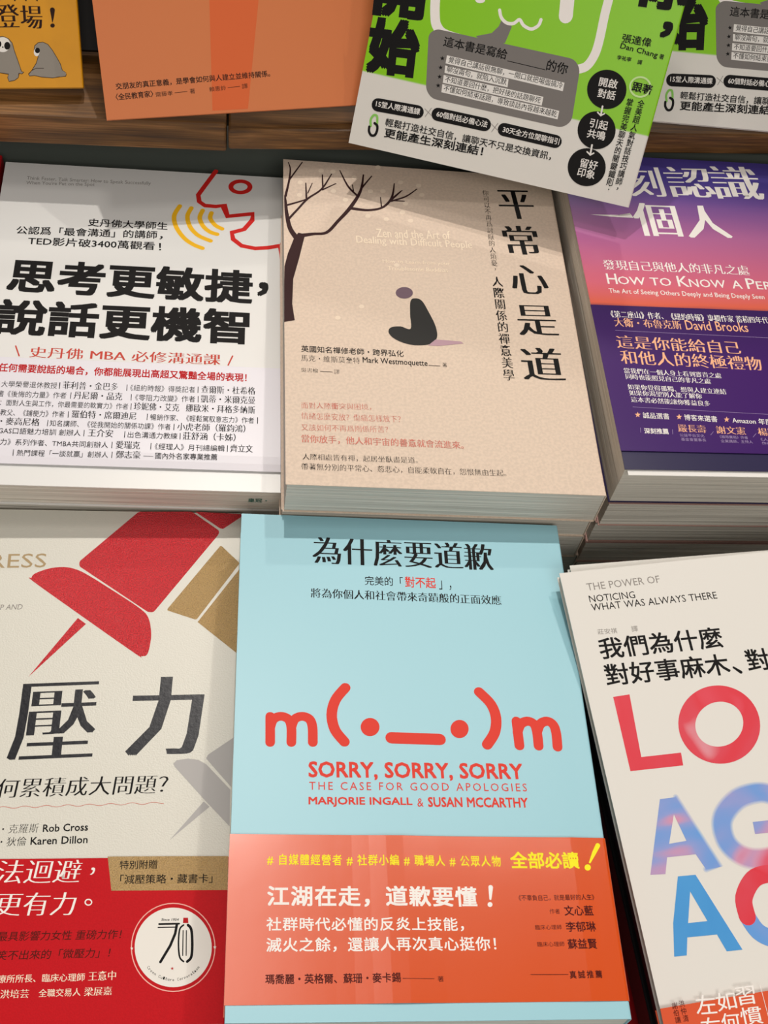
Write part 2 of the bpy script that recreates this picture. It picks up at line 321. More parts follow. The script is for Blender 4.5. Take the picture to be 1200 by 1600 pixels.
# ink on every cover, in local millimetres from the lower left corner
PRINTS={
 'L_cover':[
  ('t','Think Faster, Talk Smarter: How to Speak Successfully',12.28,191.26,77.58,192.4,3.26,'grey','r',0,0),
  ('t',"When You're Put on the Spot",12.4,187.83,48.06,189.18,3.24,'grey','r',0,0),
  ('t','史丹佛大學師生',46.97,160.89,88.15,161.05,5.56,'ink_black','b',0,0),
  ('t','公認爲「最會溝通」的講師',11.13,152.84,83.15,154.45,5.65,'ink_black','b',0,0),
  ('t','，',84.44,154.2,85.97,154.13,2.41,'ink_black','b',0,0),
  ('t','TED影片破3400萬觀看',17.71,145.83,82.35,146.51,5.76,'ink_black','b',0,0),
  ('t','！',84.62,146.49,85.76,146.57,5.12,'ink_black','b',0,0),
  ('t','思考更敏捷',10.37,113.76,133.71,113.15,22.5,'ink_black','x',0,0),
  ('t','，',136.12,118.69,142.04,118.72,9.59,'ink_black','k',0,0),
  ('t','說話更機智',7.21,86.63,132.62,86.65,22.63,'ink_black','x',0,0),
  ('l',[[112.09,206.25,2.54],[106.53,194.67,2.54],[103.25,187.64,2.54],[103.97,182.8,2.54],[107.08,180.15,2.54],[112.98,179.88,2.54],[117.15,180.91,2.54],[119.47,173.19,2.54],[126.89,174.81,2.54],[132.78,175.96,2.54],[132.6,171.3,2.54],[128.43,164.44,2.54],[122.01,161.7,2.54],[122.78,157.04,2.54],[127.41,152.67,2.54],[134.53,151.26,2.54],[140.98,152.22,2.54],[147.45,154.05,2.54],[148.53,148.41,2.54],[149.09,142.45,2.54]],'red',0,0),
  ('l',[[130.94,195.84,2.67],[130.85,195.01,2.67],[130.57,194.19,2.67],[130.11,193.42,2.67],[129.48,192.73,2.67],[128.7,192.15,2.67],[127.82,191.69,2.67],[126.85,191.37,2.67],[125.85,191.21,2.67],[124.84,191.22,2.67],[123.86,191.38,2.67],[122.96,191.7,2.67],[122.16,192.16,2.67],[121.5,192.75,2.67],[121.01,193.45,2.67],[120.69,194.22,2.67],[120.57,195.03,2.67],[120.64,195.87,2.67],[120.92,196.68,2.67],[121.38,197.46,2.67],[122,198.15,2.67],[122.78,198.74,2.67],[123.66,199.21,2.67],[124.63,199.53,2.67],[125.64,199.69,2.67],[126.66,199.69,2.67],[127.64,199.52,2.67],[128.55,199.2,2.67],[129.35,198.73,2.67],[130.01,198.14,2.67],[130.51,197.44,2.67],[130.82,196.66,2.67]],'red',0,1),
  ('l',[[93.83,178.8,2.47],[91.21,171.47,2.47],[92.63,163.64,2.47],[97.1,156.12,2.47],[102.15,151.8,2.47],[106.97,149.55,2.47]],'yellow',1,0),
  ('l',[[100,177.83,2.47],[98.19,171.63,2.47],[99.95,164.17,2.47],[104.44,158.37,2.47],[110.99,155,2.47]],'yellow',1,0),
  ('l',[[106.05,176.49,2.48],[104.7,171.04,2.48],[106.75,165.18,2.48],[110.38,161.4,2.48],[114.3,159.93,2.48]],'yellow',1,0),
  ('l',[[110.8,175.05,2.48],[110.29,171.09,2.48],[113.05,166.34,2.48],[116.76,163.96,2.48]],'yellow',1,0),
  ('t','史丹佛 MBA 必修溝通課',26.26,73.31,118.74,73.22,6.65,'rust','sb',0,0),
  ('l',[[19.24,79.88,0.7],[21.53,73.96,0.7]],'rust',0,0),
  ('l',[[124.62,79.18,0.73],[122.6,73.41,0.73]],'rust',0,0),
 ],
 'L_band':[
  ('t','任何需要說話的場合，你都能展現出高超又驚豔全場的表現！',12.81,63.4,131.89,62.99,5.34,'crimson','k',0,0),
  ('t','大學榮譽退休教授',15.36,54.43,41.39,54.66,3.79,'ink_black','r',0,0),
  ('t','|',42.31,54.67,42.77,54.67,3.81,'ink_black','r',0,0),
  ('t','菲利普・金巴多',44.04,54.69,70.13,54.92,4.54,'ink_black','sb',0,0),
  ('t','|',74.21,54.96,74.56,54.96,3.82,'ink_black','r',0,0),
  ('t','《紐約時報》得獎記者',75.96,54.97,107.1,55.26,3.82,'ink_black','r',0,0),
  ('t','|',108.29,55.27,108.64,55.27,3.84,'ink_black','r',0,0),
  ('t','查爾斯・杜希格',110.06,55.28,136.24,55.52,4.59,'ink_black','sb',0,0),
  ('t','書',14.34,48.66,17.18,48.69,3.76,'ink_black','r',0,0),
  ('t','《後悔的力量》作者',18.88,48.71,46.3,48.99,3.76,'ink_black','r',0,0),
  ('t','|',48.14,49.01,48.49,49.01,3.77,'ink_black','r',0,0),
  ('t','丹尼爾・品克',49.75,49.03,72.63,49.26,4.5,'ink_black','sb',0,0),
  ('t','|',76.7,49.3,77.04,49.31,3.79,'ink_black','r',0,0),
  ('t','《零阻力改變》作者',78.67,49.32,107.34,49.62,3.79,'ink_black','r',0,0),
  ('t','|',108.64,49.63,108.99,49.64,3.81,'ink_black','r',0,0),
  ('t','凱蒂・米爾克曼',110.05,49.65,136.33,49.92,4.54,'ink_black','sb',0,0),
  ('t','：面對人生與工作，你最需要的軟實力》作者',16.09,43.54,75.79,43.81,3.72,'ink_black','r',0,0),
  ('t','|',76.95,43.82,77.3,43.82,3.75,'ink_black','r',0,0),
  ('t','珍妮佛・艾克',78.46,43.83,99.98,43.92,4.48,'ink_black','sb',0,0),
  ('t','娜歐米・拜格多納斯',103.13,43.94,136.44,44.09,4.49,'ink_black','sb',0,0),
  ('t','教父、《鋪梗力》作者',16.76,37.9,46.41,38,3.69,'ink_black','r',0,0),
  ('t','|',48.01,38.01,48.35,38.01,3.7,'ink_black','r',0,0),
  ('t','羅伯特・席爾迪尼',49.83,38.01,79.99,38.11,4.42,'ink_black','sb',0,0),
  ('t','|',84.95,38.13,85.3,38.13,3.72,'ink_black','r',0,0),
  ('t','暢銷作家、《輕鬆駕馭意志力》作者',86.57,38.14,135.95,38.31,3.72,'ink_black','r',0,0),
  ('t','|',137.48,38.31,137.84,38.31,3.75,'ink_black','r',0,0),
  ('t','・麥高尼格',17.39,32.59,35.38,32.65,4.36,'ink_black','sb',0,0),
  ('t','|',38.99,32.66,39.33,32.66,3.66,'ink_black','r',0,0),
  ('t','知名講師、《從我開始的關係功課》作者',40.12,32.66,96.46,32.86,3.67,'ink_black','r',0,0),
  ('t','|',97.85,32.86,98.2,32.86,3.69,'ink_black','r',0,0),
  ('t','小虎老師（羅鈞鴻）',99.59,32.87,131.95,32.98,4.41,'ink_black','sb',0,0),
  ('t','GAS口語魅力培訓 創辦人',17.09,27.59,54.85,27.63,3.62,'ink_black','r',0,0),
  ('t','|',56.21,27.63,56.55,27.63,3.64,'ink_black','r',0,0),
  ('t','王介安',58.25,27.63,69.84,27.64,4.34,'ink_black','sb',0,0),
  ('t','|',75.08,27.64,75.42,27.64,3.65,'ink_black','r',0,0),
  ('t','出色溝通力教練',76.68,27.65,99.84,27.67,3.65,'ink_black','r',0,0),
  ('t','|',100.99,27.67,101.34,27.67,3.66,'ink_black','r',0,0),
  ('t','莊舒涵（卡姊）',102.49,27.67,127.4,27.69,4.37,'ink_black','sb',0,0),
  ('t','力》系列作者、TMBA共同創辦人',18.73,21.28,68.04,21.39,3.59,'ink_black','r',0,0),
  ('t','|',69.62,21.4,69.96,21.4,3.61,'ink_black','r',0,0),
  ('t','愛瑞克',71.66,21.4,82.79,21.43,4.31,'ink_black','sb',0,0),
  ('t','|',87.69,21.44,88.03,21.44,3.62,'ink_black','r',0,0),
  ('t','《經理人》月刊總編輯',89.63,21.44,122.35,21.52,3.62,'ink_black','r',0,0),
  ('t','|',123.51,21.52,123.86,21.52,3.64,'ink_black','r',0,0),
  ('t','齊立文',125.01,21.53,135.68,21.55,4.34,'ink_black','sb',0,0),
  ('t','|',25.19,15.38,25.52,15.39,3.55,'ink_black','r',0,0),
  ('t','熱門課程「一談就贏」創辦人',26.96,15.4,68.46,15.84,3.55,'ink_black','r',0,0),
  ('t','|',70.04,15.86,70.38,15.86,3.57,'ink_black','r',0,0),
  ('t','鄭志豪',72.07,15.88,83.36,16,4.26,'ink_black','sb',0,0),
  ('t','國內外名家專業推薦',90.17,16.07,119.06,16.38,3.72,'ink_black','m',0,0),
  ('l',[[84.74,17.55,0.23],[89.29,17.45,0.23]],'ink_black',0,0),
 ],
 'C_cover':[
  ('p',[[21.65,205.52],[21.43,204.71],[20.88,204.08],[20.13,203.8],[19.4,203.93],[18.87,204.45],[18.69,205.22],[18.9,206.02],[19.46,206.66],[20.2,206.94],[20.94,206.81],[21.47,206.29]],'petal',0,0),
  ('p',[[27.98,205.38],[27.75,204.58],[27.19,203.95],[26.45,203.66],[25.71,203.79],[25.18,204.31],[25,205.08],[25.22,205.89],[25.78,206.52],[26.53,206.81],[27.27,206.67],[27.8,206.15]],'petal',0,0),
  ('p',[[52.65,211.28],[52.41,210.46],[51.83,209.82],[51.07,209.53],[50.32,209.67],[49.8,210.19],[49.63,210.97],[49.87,211.79],[50.45,212.44],[51.22,212.73],[51.96,212.59],[52.49,212.06]],'petal',0,0),
  ('p',[[39.34,202.03],[39.11,201.23],[38.54,200.6],[37.79,200.31],[37.05,200.45],[36.53,200.97],[36.36,201.73],[36.58,202.54],[37.15,203.17],[37.9,203.45],[38.64,203.32],[39.17,202.8]],'petal',0,0),
  ('p',[[9.84,185.63],[9.64,184.85],[9.1,184.24],[8.38,183.97],[7.66,184.1],[7.13,184.61],[6.95,185.35],[7.15,186.12],[7.69,186.73],[8.41,187.01],[9.14,186.87],[9.66,186.37]],'petal',0,0),
  ('p',[[27.81,190.24],[27.6,189.45],[27.04,188.84],[26.3,188.56],[25.58,188.7],[25.06,189.2],[24.88,189.95],[25.1,190.74],[25.65,191.35],[26.39,191.63],[27.12,191.5],[27.64,190.99]],'petal',0,0),
  ('p',[[47.69,192.19],[47.46,191.39],[46.89,190.78],[46.14,190.5],[45.41,190.63],[44.89,191.14],[44.72,191.9],[44.95,192.69],[45.52,193.31],[46.27,193.59],[47.01,193.46],[47.53,192.94]],'petal',0,0),
  ('p',[[54.46,192.85],[54.22,192.06],[53.65,191.44],[52.89,191.16],[52.16,191.29],[51.64,191.8],[51.48,192.56],[51.71,193.35],[52.29,193.98],[53.04,194.26],[53.78,194.12],[54.3,193.61]],'petal',0,0),
  ('p',[[64.38,200.64],[64.13,199.83],[63.54,199.2],[62.78,198.91],[62.04,199.05],[61.52,199.57],[61.36,200.34],[61.61,201.14],[62.19,201.78],[62.96,202.06],[63.7,201.93],[64.22,201.4]],'petal',0,0),
  ('p',[[74.11,199.06],[73.85,198.26],[73.26,197.63],[72.49,197.34],[71.75,197.48],[71.24,198],[71.08,198.76],[71.34,199.57],[71.93,200.2],[72.7,200.49],[73.44,200.35],[73.96,199.83]],'petal',0,0),
  ('p',[[34.01,184.17],[33.79,183.39],[33.23,182.78],[32.49,182.51],[31.77,182.64],[31.25,183.15],[31.08,183.89],[31.3,184.67],[31.85,185.28],[32.59,185.55],[33.32,185.42],[33.84,184.91]],'petal',0,0),
  ('p',[[75.4,192],[75.15,191.2],[74.56,190.58],[73.8,190.3],[73.06,190.43],[72.55,190.95],[72.4,191.71],[72.65,192.5],[73.24,193.13],[74,193.41],[74.74,193.27],[75.26,192.76]],'petal',0,0),
  ('p',[[64.1,177.56],[63.85,176.79],[63.28,176.18],[62.53,175.91],[61.8,176.05],[61.29,176.55],[61.14,177.29],[61.38,178.06],[61.95,178.67],[62.7,178.94],[63.43,178.81],[63.94,178.3]],'petal',0,0),
  ('p',[[68.01,171.74],[67.77,170.97],[67.19,170.37],[66.44,170.1],[65.72,170.24],[65.22,170.74],[65.06,171.47],[65.31,172.24],[65.88,172.84],[66.63,173.11],[67.36,172.97],[67.86,172.47]],'petal',0,0),
  ('p',[[55.11,171.67],[54.87,170.91],[54.31,170.31],[53.57,170.04],[52.85,170.18],[52.34,170.67],[52.18,171.4],[52.41,172.17],[52.98,172.77],[53.72,173.04],[54.44,172.9],[54.95,172.4]],'petal',0,0),
  ('p',[[39.57,109.04],[39.36,108.35],[38.84,107.83],[38.14,107.6],[37.46,107.73],[36.98,108.18],[36.82,108.83],[37.03,109.51],[37.55,110.04],[38.25,110.27],[38.93,110.14],[39.41,109.69]],'petal',0,0),
  ('p',[[27.49,100.71],[27.29,100.04],[26.77,99.52],[26.09,99.3],[25.42,99.43],[24.94,99.87],[24.77,100.52],[24.97,101.19],[25.48,101.7],[26.17,101.93],[26.84,101.8],[27.33,101.36]],'petal',0,0),
  ('p',[[66.12,184.39],[65.87,183.6],[65.29,182.99],[64.54,182.71],[63.81,182.85],[63.29,183.36],[63.14,184.1],[63.38,184.89],[63.96,185.5],[64.72,185.78],[65.45,185.65],[65.96,185.14]],'petal',0,0),
  ('p',[[10.37,195.24],[10.16,194.45],[9.62,193.83],[8.89,193.55],[8.16,193.68],[7.64,194.19],[7.45,194.94],[7.65,195.74],[8.2,196.36],[8.93,196.64],[9.66,196.5],[10.19,195.99]],'petal',0,0),
  ('p',[[45.5,173.02],[45.28,172.26],[44.72,171.66],[43.98,171.39],[43.26,171.53],[42.75,172.02],[42.59,172.75],[42.81,173.52],[43.37,174.12],[44.11,174.39],[44.83,174.25],[45.34,173.76]],'petal',0,0),
  ('p',[[58.82,138.83],[58.58,138.11],[58.03,137.55],[57.31,137.3],[56.61,137.43],[56.11,137.9],[55.96,138.6],[56.19,139.32],[56.74,139.88],[57.47,140.13],[58.17,140],[58.66,139.52]],'petal',0,0),
  ('l',[[8.16,155.35,2.96],[14.87,157.21,1.93],[22,158.93,1.78],[28.09,167.71,1.78],[35.01,178.6,2.08],[40.82,191.51,1.48],[42.95,204.36,0.74]],'bark',1,0),
  ('l',[[41.3,193.49,1.09],[47.4,203.83,0.62]],'bark',1,0),
  ('l',[[38.68,188.24,1.24],[34.23,194.72,1.08],[30.3,206.41,0.62]],'bark',1,0),
  ('l',[[37.05,191.15,0.78],[36.69,195.93,0.47]],'bark',1,0),
  ('l',[[34.99,178.03,2.15],[44.24,177.4,1.69],[52.36,180.42,1.38],[57.46,188.33,1.23],[59.39,199.16,0.61]],'bark',1,0),
  ('l',[[56.95,186.37,1.4],[62.45,193.25,0.78],[63.45,194.12,0.47]],'bark',1,0),
  ('l',[[56.9,185.41,1.25],[64.95,189.64,0.94],[71.46,196.07,0.62]],'bark',1,0),
  ('l',[[58,185.9,0.94],[64.06,186.1,0.62]],'bark',1,0),
  ('l',[[51.57,180.73,0.77],[51.38,187.75,0.46]],'bark',1,0),
  ('l',[[7.35,152.23,3.25],[3.33,159.98,2.51],[1.6,170.81,1.92],[1.13,178.2,1.48],[0.77,183.8,0.89]],'bark',1,0),
  ('l',[[2.09,166.25,1.34],[7.35,174.68,1.19],[12.7,183.06,1.19],[20.12,191.02,1.04],[25.76,203.2,0.6]],'bark',1,0),
  ('l',[[20.51,190.48,0.92],[27.85,196.02,0.62]],'bark',1,0),
  ('l',[[20.8,191.85,0.92],[20.77,202.1,0.62]],'bark',1,0),
  ('l',[[12.03,182.06,1.06],[11.83,194.8,0.61]],'bark',1,0),
  ('l',[[12.77,187.24,0.61],[15.29,195.15,0.46]],'bark',1,0),
  ('l',[[1.12,176.89,1.35],[7.41,179.92,1.05],[12.3,182.65,0.9]],'bark',1,0),
  ('l',[[1.03,183.83,1.36],[2.95,195.46,1.06],[3.69,204.85,0.76],[2.66,210.05,0.45]],'bark',1,0),
  ('l',[[2.96,196.04,0.92],[7.02,204.41,0.77],[10.18,210.84,0.61]],'bark',1,0),
  ('p',[[-0.1,95.97],[5.01,97.47],[3.89,108.04],[4.54,124.9],[7.58,138.97],[9.62,149.74],[11,156.68],[7.41,157.45],[5.06,152.92],[1.92,142],[0.23,133.14],[0.05,124.54]],'bark',0,0),
  ('t','Zen and the Art of',47.97,157.78,86.97,159.38,6.25,'cream_ink','m',0,0),
  ('t','Dealing with Difficult People',37.28,151.07,98.08,152.31,6.89,'cream_ink','m',0,0),
  ('t','How to Learn from your',50.31,139.01,85.17,140.11,3.2,'cream_ink','r',0,0),
  ('t','Troublesome Buddhas',52.67,134.82,83.78,135.76,2.82,'cream_ink','r',0,0),
  ('p',[[64.49,120.03],[64.4,119.41],[64.2,118.79],[63.9,118.2],[63.51,117.65],[63.04,117.15],[62.5,116.71],[61.9,116.34],[61.26,116.06],[60.59,115.87],[59.91,115.77],[59.23,115.77],[58.58,115.86],[57.97,116.05],[57.41,116.32],[56.92,116.68],[56.5,117.12],[56.18,117.61],[55.95,118.16],[55.82,118.75],[55.8,119.36],[55.89,119.98],[56.08,120.59],[56.37,121.19],[56.76,121.74],[57.23,122.25],[57.77,122.69],[58.37,123.06],[59.02,123.35],[59.69,123.55],[60.37,123.65],[61.05,123.65],[61.71,123.56],[62.33,123.37],[62.89,123.09],[63.39,122.73],[63.8,122.29],[64.13,121.79],[64.35,121.23],[64.48,120.64]],'plum',0,0),
  ('p',[[63,114.48],[65.66,116.37],[68.74,114.91],[71.67,107.73],[74.53,98.31],[74.61,90.96],[71.19,86.69],[63.67,85.38],[57.57,86.58],[52.79,89.47],[50.76,93.05],[52.16,96.08],[56.94,97.07],[61.85,95.94],[62.2,105.7]],'charcoal',1,0),
  ('p',[[73.9,89.78],[86.36,89.32],[87.76,88.12],[74.84,85.64],[69.87,85.63]],'mauve',0,0),
  ('t','平',116.31,177.68,135.7,179.08,21.97,'ink_black','sx',0,0),
  ('t','常',116.25,151.32,135.21,152.55,21.01,'ink_black','sx',0,0),
  ('t','心',116.58,123.68,135.99,124.47,20.02,'ink_black','sx',0,0),
  ('t','是',116.71,95.64,137.34,96.4,20.09,'ink_black','sx',0,0),
  ('t','道',115.68,67.15,136.9,67.55,20.43,'ink_black','sx',0,0),
  ('v','你可以不再爲討厭的人煩憂，',109.15,199.09,108.58,137.16,3.24,'ink_black','s'),
  ('v','人際關係的禪意美學',109.03,134.94,108.3,65.45,5.45,'ink_black','sb'),
  ('t','英國知名禪修老師・跨界弘化',7.89,77.47,57.41,77.51,4.08,'ink_black','m',0,0),
  ('t','馬克・維斯莫奎特',7.82,71.84,35.91,71.88,3.86,'ink_black','s',0,0),
  ('t','Mark Westmoquette',37.26,71.62,68.76,71.49,4.6,'ink_black','m',0,0),
  ('l',[[69.27,72.94,0.28],[74.8,72.93,0.28]],'ink_black',0,0),
  ('t','著',76.02,72.48,78.23,72.44,2.68,'ink_black','s',0,0),
  ('t','吳書楡',7.73,65.06,15.74,65.04,2.6,'ink_black','s',0,0),
  ('l',[[16.83,65.97,0.27],[22.47,65.98,0.27]],'ink_black',0,0),
  ('t','譯',23.24,64.81,25.93,64.8,2.78,'ink_black','s',0,0),
  ('t','面對人際衝突與困境，',7.58,43.24,40.12,44.05,3.66,'rose','s',0,0),
  ('t','情緒怎麼安放？傷痛怎樣放下？',7.5,36.98,53.73,37.48,3.95,'rose','s',0,0),
  ('t','又該如何不再爲關係所苦？',7.41,30.47,47.44,31.24,3.73,'rose','s',0,0),
  ('t','當你放手，他人和宇宙的善意就會流進來。',7.32,23.72,82.35,23.57,4.49,'rose','sb',0,0),
  ('t','人際相處皆有禪，起居坐臥盡是道。',7.7,13.94,60.2,14.35,3.46,'ink_black','s',0,0),
  ('t','帶著無分別的平常心、慈悲心，自能柔軟自在，怨恨無由生起。',7.12,8.31,100.81,8.77,3.73,'ink_black','s',0,0),
 ],
 'P_cover':[
  ('t','深',8.49,177,32.86,177.83,23.56,'white_ink','sx',0,0),
  ('t','刻',35.23,177.46,55.28,178.26,23.09,'white_ink','sx',0,0),
  ('t','認',57.47,178.4,84.01,179.63,23.32,'white_ink','sx',0,0),
  ('t','識',83.11,178.76,111.64,179.83,25.46,'white_ink','sx',0,0),
  ('p',[[9.94,162.14],[32.62,163.05],[31.93,164.57],[33.31,161.01],[20.29,161.23]],'white_ink',0,0),
  ('t','個',33.44,148.17,58.44,148.61,24.28,'white_ink','sx',0,0),
  ('t','人',61.26,148.27,85.8,149.19,24,'white_ink','sx',0,0),
  ('t','發現自己與他人的非凡之處',10.82,123.17,88.84,122.95,6.75,'white_ink','sb',0,0),
  ('t','H',11.16,113.2,16.48,113.21,7.13,'white_ink','m',0,0),
  ('t','OW',16.85,113.21,31.25,113.23,5.41,'white_ink','m',0,0),
  ('t','TO',33.75,113.24,44.9,113.25,5.45,'white_ink','m',0,0),
  ('t','K',48.35,113.26,54.23,113.27,7.23,'white_ink','m',0,0),
  ('t','NOW',54.51,113.27,73.96,113.3,5.49,'white_ink','m',0,0),
  ('t','A',77.27,113.31,82.76,113.32,5.54,'white_ink','m',0,0),
  ('t','P',85.32,113.32,90.06,113.33,7.35,'white_ink','m',0,0),
  ('t','ERSON',90.54,113.33,115.4,113.37,5.58,'white_ink','m',0,0),
  ('t','The Art of Seeing Others Deeply and Being Deeply Seen',10.85,106.06,92.94,105.67,4.12,'white_ink','m',0,0),
 ],
 'P_band':[
  ('t','《第二座山》作者、《紐約時報》專欄作家 蓄積四年代',8.89,90.39,90.9,89.77,4.47,'white_ink','sb',0,0),
  ('t','大衛・布魯克斯',9.84,84.5,44.2,84,5.84,'peach','sb',0,0),
  ('t','David Brooks',46.29,83.97,78.76,83.71,6.15,'peach','m',0,0),
  ('l',[[9.41,81.99,0.18],[90.88,80.3,0.18]],'lilac',0,0),
  ('t','這是你能給自己',8.61,70.76,71.67,69.15,8.21,'peach','sb',0,0),
  ('t','和他人的終極禮物',8.92,61.01,80.16,59.14,8.52,'peach','sb',0,0),
  ('t','當我們在一個人身上看到寶貴之處',9.29,55.18,57.75,53.57,3.31,'white_ink','sb',0,0),
  ('t','同時也能照見自己的非凡之處',9.51,51.53,51.6,49.91,3.29,'white_ink','sb',0,0),
  ('t','如果你覺得孤獨、想與人建立連結',9.35,45.35,58.03,43.79,3.25,'white_ink','sb',0,0),
  ('t','如果你渴望別人能了解你',9.49,41.77,45.18,40.64,3.23,'white_ink','sb',0,0),
  ('t','這本書必然能讓你獲益良多',9.63,37.79,48.36,36.31,3.21,'white_ink','sb',0,0),
  ('l',[[9.79,34.88,0.17],[78.9,32.24,0.17]],'lilac',0,0),
  ('p',[[11.67,32.04],[11.81,30.88],[12.83,30.86],[11.88,30.06],[11.94,28.88],[11.2,29.54],[10.22,28.83],[10.72,30.03],[10.05,30.78],[11.09,30.86]],'peach',0,0),
  ('p',[[31.75,31.36],[31.87,30.2],[32.9,30.17],[31.93,29.37],[31.96,28.18],[31.24,28.85],[30.23,28.14],[30.75,29.34],[30.1,30.09],[31.15,30.18]],'peach',0,0),
  ('p',[[55,30.44],[55.11,29.27],[56.14,29.25],[55.14,28.45],[55.15,27.25],[54.43,27.92],[53.4,27.21],[53.95,28.42],[53.31,29.17],[54.37,29.25]],'peach',0,0),
  ('t','誠品選書',13.73,28.39,26.49,27.91,3.58,'white_ink','m',0,0),
  ('t','博客來選書',33.76,27.69,49.79,26.98,3.61,'white_ink','m',0,0),
  ('t','Amazon 年度',57.19,26.66,76.89,25.93,3.64,'white_ink','m',0,0),
  ('l',[[11.24,22.81,0.17],[10.88,19.96,0.17]],'lilac',0,0),
  ('l',[[26.63,22.18,0.17],[26.22,19.33,0.17]],'lilac',0,0),
  ('t','深刻推薦',12.72,19.4,24.43,19.28,3.31,'white_ink','b',0,0),
  ('t','嚴長壽',29.37,20.93,43.02,20.55,4.4,'peach','sb',0,0),
  ('t','謝文憲',47.97,20.37,62.32,19.91,4.43,'peach','sb',0,0),
  ('t','楊斯棓',68.37,19.75,82.67,19.28,4.46,'peach','sb',0,0),
  ('l',[[44.65,19.37,0.17],[46.49,21.46,0.17]],'lilac',0,0),
  ('l',[[65.32,18.65,0.17],[67.33,20.85,0.17]],'lilac',0,0),
  ('t','公益平台文化',29.49,18.19,41.4,17.87,1.77,'lilac','r',0,0),
  ('t','基金會董事長',29.68,15.78,41.74,15.46,1.76,'lilac','r',0,0),
  ('t','《極限賽局》作者',48.83,17.65,62.59,17.37,1.78,'lilac','r',0,0),
  ('t','企業講師、主持人',48.89,15.22,64.44,14.97,1.77,'lilac','r',0,0),
  ('t','《人生路引》',68.73,16.6,81.02,16.27,1.79,'lilac','r',0,0),
  ('t','作者、醫師',68.8,14.37,80.45,14.02,1.78,'lilac','r',0,0),
 ],
 'S_cover':[
  ('p',[[120.72,249.75],[146.03,250.29],[159.47,240.01],[159.25,238.01],[131.19,196.4],[128.77,196.37],[95.55,219.66],[95.31,222.25]],'foil_red',0,1.01),
  ('p',[[147.56,250.32],[169.86,249.47],[169.9,248.04],[161.16,240.99],[159.62,241.43]],'foil_red',0,0.51),
  ('p',[[74.46,213.4],[75.85,215.64],[81.86,218.31],[88.58,219.21],[94.54,217.95],[100.69,214.69],[113.03,206.55],[125.29,197.95],[129.18,193.13],[130.82,185.64],[130.56,179.28],[129.51,175.08],[127.09,174.43],[124.95,175.25],[100.73,192.79],[75.34,211.53]],'foil_red',1,0),
  ('p',[[97.36,193.07],[101.25,190.12],[78.59,164.06]],'foil_red',0,0),
  ('p',[[160.47,232.09],[169.72,222.58],[150.75,192.73],[136.93,197.56]],'foil_gold',0,1.01),
  ('p',[[169.81,219.61],[169.72,176.28],[151.38,191.66]],'foil_gold',0,0),
  ('t','STRESS',40,217.53,80.35,218.85,7.45,'tan','r',0,0),
  ('t','UP AND',59.93,196.59,72.2,197.07,2.71,'grey','r',0,0.2),
  ('p',[[144.12,124.25],[145.49,125.78],[150.19,126.55],[154.78,125.98],[158.34,123.88],[168.93,112.71],[169.1,96.85],[157.34,109.19],[144.93,122.73]],'foil_grey',0,0),
  ('p',[[158.04,126.65],[158.79,128.29],[169.82,136.36],[169.26,113.84]],'foil_grey',0,0),
  ('p',[[157.86,107.62],[160.38,105.3],[144.47,91.2]],'foil_grey',0,0),
  ('t','壓',73.76,125.73,111.15,127.47,34.78,'navy','sv',0,0.06),
  ('t','力',123.32,127.77,156.85,128.67,36.28,'navy','sh',0,0.06),
  ('t','如何累積成大問題？',61.83,109.03,142.7,111.26,8.17,'ink_black','s2',0,0.12),
  ('l',[[68.45,105.01,0.22],[69.52,104.76,0.22],[70.58,104.66,0.22],[71.61,104.78,0.22],[72.61,105.07,0.22],[73.62,105.39,0.22],[74.64,105.58,0.22],[75.69,105.57,0.22],[76.76,105.36,0.22],[77.84,105.09,0.22],[78.9,104.92,0.22],[79.94,104.96,0.22],[80.96,105.19,0.22],[81.97,105.52,0.22],[82.99,105.78,0.22],[84.03,105.85,0.22],[85.1,105.7,0.22],[86.18,105.44,0.22],[87.25,105.21,0.22],[88.31,105.17,0.22],[89.34,105.34,0.22],[90.35,105.65,0.22],[91.37,105.95,0.22],[92.41,106.1,0.22],[93.47,106.03,0.22],[94.55,105.79,0.22],[95.63,105.53,0.22],[96.69,105.41,0.22],[97.74,105.5,0.22],[98.76,105.77,0.22],[99.78,106.1,0.22],[100.82,106.32,0.22],[101.87,106.34,0.22],[102.95,106.15,0.22],[104.03,105.88,0.22],[105.1,105.68,0.22],[106.16,105.69,0.22],[107.19,105.91,0.22],[108.22,106.24,0.22],[109.26,106.52,0.22],[110.31,106.61,0.22],[111.38,106.49,0.22],[112.46,106.23,0.22],[113.54,105.99,0.22],[114.6,105.91,0.22],[115.65,106.06,0.22],[116.69,106.36,0.22],[117.72,106.68,0.22],[118.77,106.86,0.22],[119.84,106.81,0.22],[120.92,106.59,0.22],[122,106.32,0.22],[123.08,106.17,0.22],[124.14,106.23,0.22],[125.18,106.49,0.22],[126.22,106.82,0.22],[127.27,107.07,0.22],[128.33,107.11,0.22],[129.41,106.94,0.22],[130.49,106.67,0.22],[131.57,106.46,0.22],[132.64,106.44,0.22],[133.7,106.63,0.22],[134.74,106.96,0.22],[135.79,107.25,0.22],[136.85,107.38,0.22],[137.93,107.28,0.22],[139.01,107.03,0.22],[140.1,106.78,0.22],[141.18,106.67,0.22]],'rose',0,0),
  ('t','・克羅斯',75.7,94.2,90.5,94.67,3.78,'ink_black','s',0,0.12),
  ('t','Rob Cross',92.23,94.75,110.61,95.3,3.24,'ink_black','b',0,0),
  ('t','・狄倫',75.66,88.9,86.1,89.19,3.74,'ink_black','s',0,0.12),
  ('t','Karen Dillon',87.8,89.45,110.91,90.03,3.21,'ink_black','b',0,0),
 ],
 'S_band':[
  ('t','法迴避',75.78,73.79,109.8,73.84,9.25,'white_ink','s2',0,0.12),
  ('t','，',113.18,76.93,115.06,76.91,2.98,'white_ink','sb',0,0),
